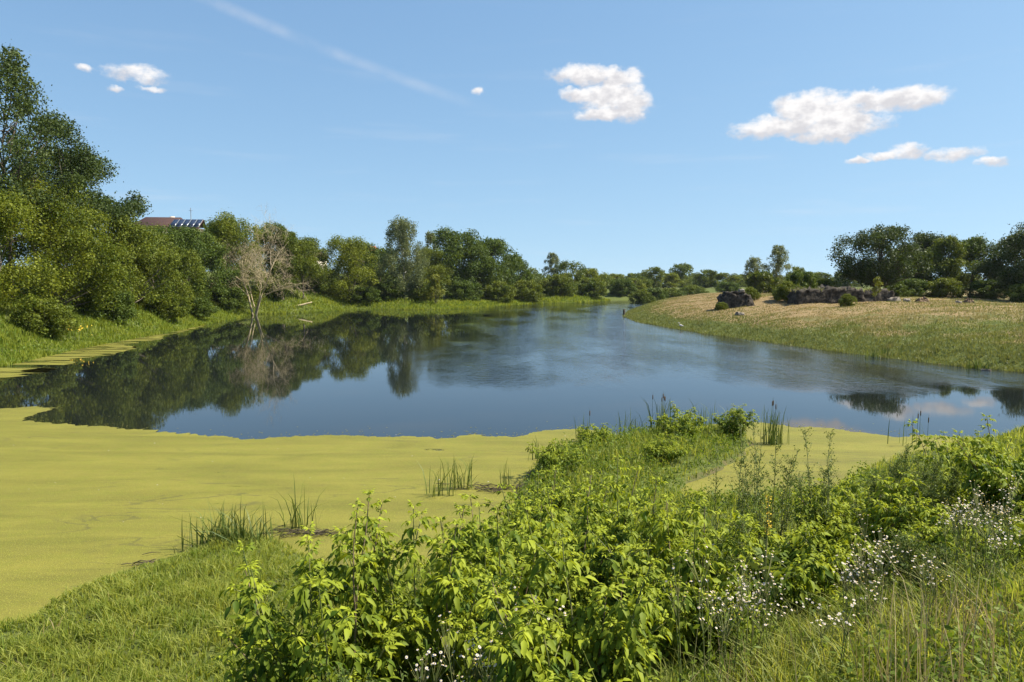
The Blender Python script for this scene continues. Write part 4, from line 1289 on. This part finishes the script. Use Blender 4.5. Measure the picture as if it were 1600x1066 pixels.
def compound_leaf(seed):
    """A pinnate leaf of five (sometimes three or seven) drooping leaflets on its stalk, along +X."""
    rng = np.random.default_rng(seed)
    n_pairs = (2, 2, 1, 2, 3, 2)[seed % 6]
    P = Parts()
    reach = 0.055 + 0.035 * n_pairs
    k = np.linspace(0, 1, 4)
    ax = np.stack([k * reach, np.zeros(4), 0.02 * np.sin(k * 2.5) - 0.035 * k ** 2], -1)
    V, Q = tube(ax, [0.0022, 0.0018, 0.0015, 0.0012], 3)
    P.add(V, Q, qt=0.75)

    def put(p, yaw, pitch, roll, L):
        V, Q, T = leaflet(L, L * rng.uniform(0.42, 0.52), rng.uniform(0.35, 0.75), rng.uniform(0.25, 0.55))
        R = Matrix.Rotation(yaw, 3, 'Z') @ Matrix.Rotation(pitch, 3, 'Y') @ Matrix.Rotation(roll, 3, 'X')
        tt = np.clip(0.5 + rng.normal() * 0.10, 0, 1)
        P.add(V @ np.array(R).T + p, Q, T, tt, tt)

    for j in range(n_pairs):
        f = 0.50 + 0.45 * j / max(1, n_pairs)
        p = np.array([np.interp(f, k, ax[:, i]) for i in range(3)])
        for s in (-1, 1):
            put(p, s * rng.uniform(0.75, 1.15), rng.uniform(0.15, 0.65), s * rng.uniform(-0.3, 0.3), rng.uniform(0.072, 0.098))
    put(ax[-1], rng.uniform(-0.15, 0.15), rng.uniform(0.2, 0.6), rng.uniform(-0.2, 0.2), rng.uniform(0.085, 0.112))
    return P


LEAFP = [compound_leaf(s) for s in range(6)]
LEAFM = [p.mesh('leaf', M['leaf_single']) for p in LEAFP]
LEAFA = [(np.concatenate(p.V), np.concatenate(p.Q), np.concatenate(p.T), np.concatenate(p.qt), np.concatenate(p.tt)) for p in LEAFP]


def boxelder(label, x, y, top, R, n_stems, seed, n_leaf_objects=0, scale=1.0, group='boxelder shrubs on the embankment', density=1.0):
    """Multi-stemmed shrub: stems and the nearest leaves are parts of their own, the rest one foliage part."""
    rng = np.random.default_rng(seed)
    z0 = gz(x, y) - 0.05
    H = max(0.5, top - z0)
    root = empty('boxelder_shrub', (x, y, z0))
    tag(root, label, 'shrub', group)
    mats, var, tints = [], [], []
    twigs = Parts()

    def leaves_along(pts, start, spacing, young):
        seg = np.linalg.norm(np.diff(pts, axis=0), axis=1)
        cum = np.concatenate([[0], np.cumsum(seg)])
        L = cum[-1]
        s = start
        ph = rng.uniform(0, 3.14)
        while s < L:
            p = np.array([np.interp(s, cum, pts[:, i]) for i in range(3)])
            tipf = s / L
            for side in (0, math.pi):
                if rng.random() < 0.10:
                    continue
                a = ph + side + rng.normal() * 0.35
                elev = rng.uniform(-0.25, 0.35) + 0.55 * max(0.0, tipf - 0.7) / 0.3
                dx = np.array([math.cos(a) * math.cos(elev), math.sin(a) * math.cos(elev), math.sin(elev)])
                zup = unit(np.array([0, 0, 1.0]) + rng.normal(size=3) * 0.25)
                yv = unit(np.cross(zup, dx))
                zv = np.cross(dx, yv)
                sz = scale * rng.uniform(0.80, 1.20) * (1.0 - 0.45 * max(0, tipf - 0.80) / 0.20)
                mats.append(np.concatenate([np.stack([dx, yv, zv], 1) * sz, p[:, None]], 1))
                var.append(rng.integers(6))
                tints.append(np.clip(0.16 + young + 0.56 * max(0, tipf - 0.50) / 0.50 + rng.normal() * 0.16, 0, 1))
            ph += math.pi / 2
            s += spacing * rng.uniform(0.8, 1.2)
        # small young tuft at the tip
        for q in range(3):
            a = q * 2.1 + ph
            dx = unit(np.array([math.cos(a) * 0.6, math.sin(a) * 0.6, 0.8]))
            yv = unit(np.cross(np.array([0, 0, 1.0]), dx))
            zv = np.cross(dx, yv)
            mats.append(np.concatenate([np.stack([dx, yv, zv], 1) * scale * 0.42, pts[-1][:, None]], 1))
            var.append(rng.integers(6))
            tints.append(np.clip(0.85 + rng.normal() * 0.1, 0, 1))

    for s in range(n_stems):
        a = s * 2.39996 + rng.normal() * 0.4
        f = math.sqrt((s + 0.5) / n_stems)
        Ls = H * rng.uniform(0.62, 1.06) * (1.05 - 0.25 * f * f)
        spread = R * f * rng.uniform(0.75, 1.1)
        k = np.linspace(0, 1, 8)
        px = np.cos(a) * (0.12 + spread * k ** 1.25) + np.cumsum(rng.normal(size=8)) * 0.015
        py = np.sin(a) * (0.12 + spread * k ** 1.25) + np.cumsum(rng.normal(size=8)) * 0.015
        # stems rise out of the slope below them
        zb = gz(x + px[0], y + py[0]) - 0.05 - z0
        pts = np.stack([px, py, zb + (Ls - zb) * k ** 0.92], -1)
        link('stem', np_mesh('stem', *tube(pts, np.linspace(0.013, 0.004, 8) * scale, 5), smooth=True, mat=M['twig' if s % 3 == 0 else 'stem_green']), root)
        young = rng.normal() * 0.10
        leaves_along(pts, Ls * 0.18, 0.10 / density * scale, young)
        for b in range(int(5 * density)):
            fb = rng.uniform(0.25, 0.85)
            p = np.array([np.interp(fb, k, pts[:, i]) for i in range(3)])
            ab = rng.uniform(0, 6.28)
            Lb = rng.uniform(0.25, 0.55) * (1.1 - fb * 0.5) * scale
            kb = np.linspace(0, 1, 5)
            bp = np.stack([p[0] + np.cos(ab) * Lb * kb * 0.8, p[1] + np.sin(ab) * Lb * kb * 0.8, p[2] + Lb * (0.75 * kb - 0.15 * kb ** 2)], -1)
            V, Q = tube(bp, np.linspace(0.006, 0.0025, 5) * scale, 4)
            twigs.add(V, Q)
            leaves_along(bp, 0.07, 0.095 / density * scale, young + 0.05)
    link('twigs', twigs.mesh('twigs', M['stem_green']), root)["kind"] = "stuff"
    mats_a = np.array(mats)
    var_a, tint_a = np.array(var), np.array(tints)
    # keep leaves above the ground
    ok = mats_a[:, 2, 3] + z0 > height(mats_a[:, 0, 3] + x, mats_a[:, 1, 3] + y) + 0.06
    mats_a, var_a, tint_a = mats_a[ok], var_a[ok], tint_a[ok]
    world_p = mats_a[:, :, 3] + np.array([x, y, z0])
    dist = np.linalg.norm(world_p - np.array(EYE), axis=1) - 0.6 * world_p[:, 2]
    order = np.argsort(dist)
    single = order[:n_leaf_objects]
    rest = order[n_leaf_objects:]
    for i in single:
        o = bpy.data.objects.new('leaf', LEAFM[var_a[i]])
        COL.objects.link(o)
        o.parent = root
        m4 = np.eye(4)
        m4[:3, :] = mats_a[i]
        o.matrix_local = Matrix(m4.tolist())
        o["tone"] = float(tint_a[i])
    P = Parts()
    for v in range(6):
        sel = rest[var_a[rest] == v]
        if len(sel) == 0:
            continue
        LV, LQ, LT, lq, lt = LEAFA[v]
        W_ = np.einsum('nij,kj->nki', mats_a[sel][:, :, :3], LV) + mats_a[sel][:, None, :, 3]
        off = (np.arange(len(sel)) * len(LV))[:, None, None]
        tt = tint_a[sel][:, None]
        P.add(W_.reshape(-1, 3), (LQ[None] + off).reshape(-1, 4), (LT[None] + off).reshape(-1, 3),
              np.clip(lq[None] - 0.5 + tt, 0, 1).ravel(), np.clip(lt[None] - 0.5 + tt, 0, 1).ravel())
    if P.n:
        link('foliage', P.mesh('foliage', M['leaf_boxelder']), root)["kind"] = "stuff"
    return root


SHRUBS = [  # label, x, y, top, spread, stems, leaf objects, scale, density
    ('dark sided leafy shrub furthest left, above the short grass', -1.12, 4.3, 3.60, 0.55, 13, 260, 1.0, 1.0),
    ('leafy shrub with pointed tip against the duckweed', -0.62, 4.9, 3.52, 0.55, 12, 260, 1.0, 1.0),
    ('bright yellow green shrub at bottom centre, nearest of all', 0.38, 3.7, 3.58, 0.55, 13, 280, 1.0, 1.0),
    ('leafy shrub right of the pointed one in the middle of the thicket', -0.10, 5.9, 3.26, 0.62, 13, 240, 1.0, 1.0),
    ('tall leafy shrub at the top of the central thicket', 0.62, 6.8, 3.20, 0.75, 14, 220, 1.0, 1.0),
    ('rounded leafy shrub at the right shoulder of the thicket', 1.45, 5.9, 3.20, 0.70, 14, 260, 1.0, 1.0),
    ('low leafy shrub behind the white flowers', 2.35, 6.6, 2.86, 0.75, 12, 160, 1.0, 1.0),
    ('leafy shrub with bright drooping tips before the dark mugwort', 3.62, 7.4, 3.12, 0.70, 12, 160, 1.0, 1.0),
    ('low shrub below the dark mugwort on the right', 4.20, 6.3, 2.85, 0.70, 11, 120, 1.0, 1.0),
    ('bushy shrub rising at the right edge of the picture', 5.50, 7.7, 3.56, 0.85, 15, 160, 1.0, 1.0),
    ('bushy shrub behind the daisies near the right edge', 5.90, 9.2, 3.15, 1.00, 14, 0, 1.0, 0.9),
    ('tall leafy shrub cut by the right edge of the picture', 5.40, 6.9, 3.30, 0.75, 13, 120, 1.0, 1.0),
    ('shrub just left of the right edge bush', 4.95, 9.6, 2.55, 0.85, 12, 0, 1.0, 0.9),
    ('leafy shrub at the back of the thicket, left of its top', -0.35, 7.4, 2.92, 0.70, 13, 120, 1.15, 0.9),
    ('leafy shrub at the back of the thicket, right of its top', 1.35, 7.9, 2.86, 0.80, 13, 120, 1.15, 0.9),
    ('shrub stepping down behind the thicket towards the spur', 1.0, 10.6, 2.05, 0.95, 13, 0, 1.2, 0.8),
    ('low shrub hiding the foot of the thicket towards the water', 0.2, 9.0, 2.30, 0.90, 13, 0, 1.1, 0.8),
    ('low shrub on the slope under the mugwort', 1.9, 9.2, 2.05, 0.90, 13, 0, 1.1, 0.8),
    ('shrub at the root of the spur above the dark water', 0.55, 13.2, 1.55, 0.95, 12, 0, 1.25, 0.7),
    ('small dark shrub at the left edge of the spur', 1.15, 18.6, 1.00, 0.80, 11, 0, 1.0, 0.8),
    ('small shrub on the far tip of the spur', 5.2, 22.6, 1.20, 1.10, 13, 0, 1.0, 0.8),
    ('small dark bush at the right tip of the spur', 7.0, 23.0, 1.20, 0.75, 11, 0, 1.0, 0.8),
    ('small shrub at the inlet side of the spur', 4.1, 19.6, 0.85, 0.65, 9, 0, 1.0, 0.8),
    ('little shrub at the waterside left of the spur tip', 2.5, 22.0, 0.70, 0.50, 8, 0, 1.0, 0.8),
]
for k, (lab, x, y, top, R, ns, nl, sc, dn) in enumerate(SHRUBS):
    boxelder(lab, x, y, top, R, ns, 500 + k, nl, sc * (0.74 if y < 5 else 0.84), density=dn * 1.30)


# ------------------------------------------------------------------ foreground: mugwort
def mugwort(label, x, y, top, n_stems, spread, seed, dense=1.0):
    rng = np.random.default_rng(seed)
    z0 = gz(x, y) - 0.05
    H = top - z0
    root = empty('mugwort_plant', (x, y, z0))
    tag(root, label, 'weed', 'mugwort standing above the shrubs')
    LP, LN, LS = [], [], []
    tw = Parts()
    for s in range(n_stems):
        a = rng.uniform(0, 6.28)
        f = math.sqrt((s + 0.3) / n_stems) * spread
        h = H * rng.uniform(0.68, 1.0)
        k = np.linspace(0, 1, 7)
        pts = np.stack([np.cos(a) * f * (0.35 + 0.65 * k) + 0.02 * np.cumsum(rng.normal(size=7)), np.sin(a) * f * (0.35 + 0.65 * k) + 0.02 * np.cumsum(rng.normal(size=7)), h * k], -1)
        link('stem', np_mesh('stem', *tube(pts, np.linspace(0.008, 0.002, 7), 4), mat=M['stem_green']), root)
        nb = int(52 * dense)
        for b in range(nb):
            fb = rng.uniform(0.15, 1.0)
            p = np.array([np.interp(fb, k, pts[:, i]) for i in range(3)])
            ab = rng.uniform(0, 6.28)
            Lb = (0.30 * (1.05 - fb) + 0.07) * rng.uniform(0.6, 1.3)
            q = p + np.array([math.cos(ab) * Lb * 0.62, math.sin(ab) * Lb * 0.62, Lb * 0.80])
            V, Q = tube([p, (p + q) / 2 + np.array([0, 0, -0.01]), q], [0.003, 0.002, 0.0012], 3)
            tw.add(V, Q)
            m = int((16 + 40 * Lb) * dense)
            t = rng.random(m)
            LP.append(p + (q - p) * t[:, None] + rng.normal(size=(m, 3)) * 0.016)
            LN.append(unit(rng.normal(size=(m, 3)) + np.array([0, 0, 0.5])))
            LS.append(rng.uniform(0.018, 0.048, m) * (1.15 - 0.5 * fb))
    link('twigs', tw.mesh('twigs', M['stem_green']), root)["kind"] = "stuff"
    P, Nn, S = np.concatenate(LP), np.concatenate(LN), np.concatenate(LS)
    V, Q, _ = leaf_quads(P, Nn, S, rng, 0.40)
    me = np_mesh('foliage', V, Q, tint=np.clip(0.45 + 0.22 * rng.normal(size=len(P)), 0, 1), mat=M['leaf_mugwort'])
    link('foliage', me, root)["kind"] = "stuff"


MUG = [('tall feathery mugwort, left of the three before the inlet', 2.40, 7.7, 3.46, 6, 0.34, 0.70),
       ('tallest feathery mugwort before the inlet', 2.80, 7.9, 3.62, 7, 0.36, 0.70),
       ('tall mugwort, right of the three before the inlet', 3.18, 7.5, 3.50, 5, 0.30, 0.70),
       ('dark mugwort clump reaching up left of the right edge shrubs', 4.75, 8.8, 2.95, 9, 0.50, 1.2),
       ('dense dark mugwort clump behind the drooping shrub', 4.35, 8.2, 2.72, 10, 0.60, 1.3),
       ('mugwort clump beside the dry flower stalks on the right', 5.05, 8.9, 3.05, 8, 0.45, 1.2),
       ('feathery weed among the shrubs right of the thicket', 1.9, 6.3, 3.02, 4, 0.30, 0.9),
       ('feathery weed rising from the flowers at lower right', 3.3, 5.4, 3.05, 4, 0.35, 0.9),
       ('feathery weed at the bottom left of the thicket', -0.75, 3.6, 3.02, 6, 0.35, 1.0)]
for k, (lab, x, y, top, ns, sp_, dn) in enumerate(MUG):
    mugwort(lab, x, y, top, ns, sp_, 700 + k, dn)


# ------------------------------------------------------------------ foreground: fleabane with white flower heads
def fleabane_data(seed, H=0.8):
    rng = np.random.default_rng(seed)
    st, petals, eyes, lv = Parts(), Parts(), Parts(), []
    for s in range(3):
        a = rng.uniform(0, 6.28)
        sp_ = rng.uniform(0.03, 0.16)
        h = H * rng.uniform(0.75, 1.0)
        k = np.linspace(0, 1, 5)
        pts = np.stack([np.cos(a) * sp_ * k, np.sin(a) * sp_ * k, h * k * 0.86], -1)
        V, Q = tube(pts, np.linspace(0.004, 0.002, 5), 4)
        st.add(V, Q)
        for j in range(16):
            f = rng.uniform(0.1, 0.95)
            lv.append([np.interp(f, k, pts[:, i]) for i in range(3)] + rng.normal(size=3) * 0.025)
        for b in range(rng.integers(6, 12)):
            ab = rng.uniform(0, 6.28)
            r = rng.uniform(0.01, 0.10)
            e = pts[-1] + np.array([math.cos(ab) * r, math.sin(ab) * r, h * rng.uniform(0.04, 0.16)])
            V, Q = tube([pts[-2] * 0.3 + pts[-1] * 0.7, e], [0.0018, 0.0012], 3)
            st.add(V, Q)
            nn = unit(np.array([rng.normal() * 0.35, rng.normal() * 0.35 - 0.2, 1.0]))
            u1 = unit(np.cross(nn, np.array([1.0, 0.2, 0])))
            u2 = np.cross(nn, u1)
            R_ = rng.uniform(0.0055, 0.0095)
            th = np.arange(16) / 16 * 2 * math.pi
            rad = np.where(np.arange(16) % 2 == 0, R_, R_ * 0.80)
            ring = e + (u1 * np.cos(th)[:, None] + u2 * np.sin(th)[:, None]) * rad[:, None] + nn * 0.002
            V = np.concatenate([[e], ring])
            T = [(0, 1 + i, 1 + (i + 1) % 16) for i in range(16)]
            petals.add(V, None, T)
            th = np.arange(6) / 6 * 2 * math.pi
            ring = e + nn * 0.003 + (u1 * np.cos(th)[:, None] + u2 * np.sin(th)[:, None]) * R_ * 0.42
            eyes.add(np.concatenate([[e + nn * 0.006], ring]), None, [(0, 1 + i, 1 + (i + 1) % 6) for i in range(6)])
    lv = np.array(lv)
    V, Q, _ = leaf_quads(lv, unit(rng.normal(size=lv.shape) + np.array([0, 0, 0.8])), rng.uniform(0.03, 0.06, len(lv)), rng, 0.3)
    fol = np_mesh('foliage', V, Q, tint=np.full(len(Q), 0.5), mat=M['leaf_weed'])
    return st.mesh('stems', M['stem_green']), petals.mesh('flower_heads', M['petal']), eyes.mesh('flower_centres', M['flower_eye']), fol


FLP = [fleabane_data(800 + i) for i in range(5)]
FL_LABEL = {
    'a': ('white fleabane flowers in the patch at lower right, below the leafy shrubs', 'fleabane in the lower right patch'),
    'b': ('white fleabane flowers crowded by the right edge shrubs', 'fleabane by the right edge'),
    'c': ('white fleabane flowers among dry stalks at bottom centre', 'fleabane at bottom centre'),
}
rng = np.random.default_rng(91)
spots = []
for n, (cx, cy, sx, sy, key) in ((9, (1.55, 4.55, 0.16, 0.22, 'a')), (8, (2.28, 4.7, 0.16, 0.18, 'a')), (5, (1.95, 4.2, 0.40, 0.35, 'a')), (4, (2.7, 5.2, 0.5, 0.3, 'a')),
                                 (9, (3.90, 5.8, 0.16, 0.20, 'b')), (4, (4.4, 6.9, 0.25, 0.25, 'b')), (3, (3.4, 5.2, 0.35, 0.4, 'b')), (6, (-0.14, 3.85, 0.16, 0.20, 'c')), (3, (-0.35, 3.5, 0.2, 0.12, 'c')), (3, (0.95, 4.0, 0.2, 0.25, 'c'))):
    for i in range(n):
        spots.append((cx + rng.normal() * sx * 0.8, cy + rng.normal() * sy * 0.8, key))
for k, (x, y, key) in enumerate(spots):
    r = empty('fleabane', (x, y, gz(x, y) - 0.02), rng.uniform(0, 6.28))
    hs = rng.uniform(0.85, 1.20) * (1.30 if key == 'c' else 1.0)
    r.scale = (1.0, 1.0, hs)
    tag(r, FL_LABEL[key][0], 'flower', FL_LABEL[key][1])
    d = FLP[k % 5]
    for nm, me in zip(('stems', 'flower_heads', 'flower_centres', 'foliage'), d):
        link(nm, me, r)["kind"] = "stuff"

# mullein with a yellow spike
rng = np.random.default_rng(95)
mz = gz(2.10, 6.0)
mu = empty('mullein', (2.10, 6.0, mz))
tag(mu, 'single mullein with a yellow flower spike among the shrubs', 'flower')
hm = 3.24 - mz
link('stem', np_mesh('stem', *tube([(0, 0, 0), (0.02, 0, hm * 0.5), (0.03, 0, hm)], [0.012, 0.010, 0.005], 6), mat=M['stem_green']), mu)
P = np.stack([0.03 + rng.normal(size=160) * 0.014, rng.normal(size=160) * 0.014, hm - rng.random(160) * 0.34], -1)
V, Q, _ = leaf_quads(P, unit(rng.normal(size=P.shape)), rng.uniform(0.010, 0.018, 160), rng, 0.9)
link('flower_spike', np_mesh('flower_spike', V, Q, mat=M['flower_eye']), mu)["kind"] = "stuff"
P = np.stack([rng.normal(size=40) * 0.08, rng.normal(size=40) * 0.08, rng.random(40) * hm * 0.6], -1)
V, Q, _ = leaf_quads(P, unit(rng.normal(size=P.shape) + np.array([0, 0, 0.8])), rng.uniform(0.08, 0.2, 40), rng, 0.4)
link('foliage', np_mesh('foliage', V, Q, tint=np.full(40, 0.6), mat=M['leaf_mugwort']), mu)["kind"] = "stuff"

# yellow flowers on the left bank
yf = empty('yellow_flower_clump', (-36.2, 60.0, gz(-36.2, 60.0)))
tag(yf, 'clump of yellow flowers in the grass below the bright left trees', 'flower')
P = np.stack([rng.normal(size=90) * 0.75, rng.normal(size=90) * 0.4, 0.75 + 0.2 * rng.normal(size=90)], -1)
V, Q, _ = leaf_quads(P, unit(rng.normal(size=P.shape) + np.array([0, -0.4, 0.7])), rng.uniform(0.10, 0.20, 90), rng, 0.8)
link('flower_heads', np_mesh('flower_heads', V, Q, mat=M['flower_eye']), yf)["kind"] = "stuff"
pp = Parts()
P0 = P.copy()
P0[:, 2] = 0
pp.add(*blades(P0, P[:, 2], np.full(90, 0.03), rng, 0.05, np.full(90, 0.4)))
link('stems', pp.mesh('stems', M['reed']), yf)["kind"] = "stuff"


# ------------------------------------------------------------------ reeds and cattails
def reed_clump(label, x, y, n, spread, h, heads, seed, lean=0.25, w=0.016):
    rng = np.random.default_rng(seed)
    root = empty('reed_clump', (x, y, 0.0))
    tag(root, label, 'reeds', 'reed and cattail clumps in the duckweed')
    P = np.stack([rng.normal(size=n) * spread, rng.normal(size=n) * spread * 0.6, np.full(n, -0.1)], -1)
    pp = Parts()
    pp.add(*blades(P, h * rng.uniform(0.30, 1.15, n) + 0.1, np.full(n, w) * rng.uniform(0.6, 1.2, n), rng, lean * 1.5, np.clip(0.45 + 0.25 * rng.normal(size=n), 0, 1), True))
    link('blades', pp.mesh('blades', M['reed']), root)["kind"] = "stuff"
    for i in range(heads):
        px, py = rng.normal() * spread * 0.8, rng.normal() * spread * 0.5
        hh = h * rng.uniform(0.95, 1.15)
        s = link('stem', np_mesh('stem', *tube([(px, py, -0.1), (px + 0.01, py, hh * 0.6), (px + 0.02, py, hh + 0.10)], [0.006, 0.005, 0.002], 5), mat=M['reed']), root)
        link('cattail_head', np_mesh('cattail_head', *tube([(px + 0.018, py, hh - 0.17), (px + 0.018, py, hh - 0.15), (px + 0.019, py, hh - 0.02), (px + 0.02, py, hh)], [0.003, 0.015, 0.015, 0.003], 8), smooth=True, mat=M['cattail']), s)


REEDS = [
    ('biggest leaning reed tuft in the duckweed above the short grass', -5.30, 13.6, 300, 0.32, 0.80, 0, 0.40, 0.024),
    ('small reed tuft right of the biggest one by the shrub', -4.35, 14.7, 34, 0.16, 0.95, 0, 0.25, 0.022),
    ('thin stray reeds left of the biggest tuft', -5.85, 13.3, 16, 0.12, 0.32, 0, 0.5, 0.014),
    ('sparse reed tuft standing in the duckweed before the spur', -1.70, 17.0, 22, 0.18, 0.85, 0, 0.30, 0.024),
    ('denser reed tuft left of the spur', -1.25, 17.7, 44, 0.18, 0.85, 0, 0.30, 0.022),
    ('upright reeds at the dark gap beside the spur', -0.15, 17.6, 22, 0.10, 0.75, 0, 0.12, 0.022),
    ('reeds at the left edge of the spur', 0.75, 20.6, 14, 0.14, 0.70, 0, 0.2, 0.022),
    ('cattails left of the spur tip by the little shrub', 2.30, 23.0, 24, 0.12, 0.85, 1, 0.12, 0.024),
    ('reeds at the open water left of the spur tip', 3.85, 23.8, 40, 0.24, 0.95, 0, 0.18, 0.024),
    ('cattails with brown heads on the spur tip', 5.15, 24.9, 56, 0.20, 1.10, 5, 0.12, 0.026),
    ('bluish reeds right of the cattails on the spur tip', 6.60, 25.0, 60, 0.22, 0.95, 0, 0.18, 0.024),
    ('thin reeds farthest right of the spur tip', 7.45, 25.4, 20, 0.24, 0.70, 0, 0.25, 0.022),
    ('tall cattails in the duckweed right of the inlet', 8.15, 22.6, 60, 0.18, 1.25, 3, 0.10, 0.026),
    ('dark headed cattails before the open water on the right', 12.6, 22.3, 10, 0.40, 1.0, 3, 0.15, 0.022),
    ('green reeds at the right bank waterline', 24.9, 49.8, 70, 0.7, 0.75, 0, 0.25, 0.05),
    ('reeds farther along the right bank waterline', 27.3, 43.0, 40, 0.5, 0.7, 0, 0.25, 0.045),
]
for k, (lab, x, y, n, sp_, h, heads, ln, w) in enumerate(REEDS):
    reed_clump(lab, x, y, n, sp_, h, heads, 900 + k, ln, w)

# floating bits: dark rotted reed mats and pale flecks in the duckweed
M['rot'] = plain_mat('rotted_reeds', (0.030, 0.026, 0.018), (0.110, 0.090, 0.050), 9.0, 0.9, 0.2, 0.8, 0.02)
rng = np.random.default_rng(97)
for k, (x, y, l, w, rz, lab) in enumerate([(-5.4, 13.1, 0.9, 0.22, 0.3, 'dark rotting reeds at the foot of the biggest reed tuft'),
                                           (-6.1, 12.75, 0.7, 0.14, 0.5, 'dark rotting reeds along the lower left shore'),
                                           (-4.2, 14.35, 1.0, 0.22, 0.2, 'dark rotting reeds beside the small reed tuft'),
                                           (-0.5, 17.6, 0.9, 0.30, 0.1, 'dark rotting reeds in the gap beside the spur')]):
    pp = Parts()
    for i in range(70):
        a = rz + rng.normal() * 0.45
        L = rng.uniform(0.12, 0.4)
        cx, cy = rng.normal() * l * 0.4, rng.normal() * w * 0.5
        p0 = np.array([cx - math.cos(a) * L / 2, cy - math.sin(a) * L / 2, 0.015 + rng.random() * 0.05])
        p1 = np.array([cx + math.cos(a) * L / 2, cy + math.sin(a) * L / 2, 0.015 + rng.random() * 0.05])
        V, Q = tube([p0, (p0 + p1) / 2 + np.array([0, 0, 0.02]), p1], [0.006, 0.009, 0.004], 4)
        pp.add(V, Q)
    tag(link('rotted_reeds', pp.mesh('rotted_reeds', M['rot']), loc=(x, y, 0.0)), lab, 'debris', kind='stuff')
n = 60
P = np.stack([rng.uniform(-17, 6, n), rng.uniform(12, 24, n), np.full(n, 0.016)], -1)
k = sdist(P[:, 0], P[:, 1]) < -0.3
P = P[k]
V, Q, _ = leaf_quads(P, np.tile([[0, 0, 1.0]], (len(P), 1)) + rng.normal(size=P.shape) * 0.1, rng.uniform(0.02, 0.05, len(P)), rng, 0.6)
tag(link('floating_debris', np_mesh('floating_debris', V, Q, mat=M['petal'])), 'small pale flecks floating on the duckweed', 'debris', kind='stuff')

E_ = np.array(DUCK[1:37])
n = 800
sg = rng.integers(0, len(E_) - 1, n)
f = rng.random(n)[:, None]
Q0 = E_[sg] * (1 - f) + E_[sg + 1] * f
off = np.abs(rng.normal(size=n)) ** 1.4 * 0.45
P = np.stack([Q0[:, 0] + rng.normal(size=n) * 0.25, Q0[:, 1] + off - 0.05, np.full(n, 0.006)], -1)
V, Q, _ = leaf_quads(P, np.tile([[0, 0, 1.0]], (n, 1)), rng.uniform(0.02, 0.10, n), rng, 0.6)
V[:, 2] = 0.006
tag(link('duckweed', np_mesh('drifting_duckweed', V, Q, mat=duck_m)), 'loose duckweed flecks drifting off the edge of the mat', 'duckweed', kind='stuff')

# ------------------------------------------------------------------ thin summer haze
hz_m = bpy.data.materials.new('haze')
hz_m.use_nodes = True
HN = Nodes(hz_m.node_tree)
ho = HN.n('ShaderNodeOutputMaterial')
pv = HN.n('ShaderNodeVolumePrincipled')
pv.inputs['Color'].default_value = (0.80, 0.88, 1.0, 1.0)
pv.inputs['Density'].default_value = 0.00006
pv.inputs['Anisotropy'].default_value = 0.2
HN.put(ho.inputs['Volume'], pv.outputs[0])
haze = link('haze', box_mesh('haze', (-900, -60, -6), (900, 1500, 34), hz_m))
tag(haze, 'thin bluish summer haze over the far banks', 'haze', kind='stuff')
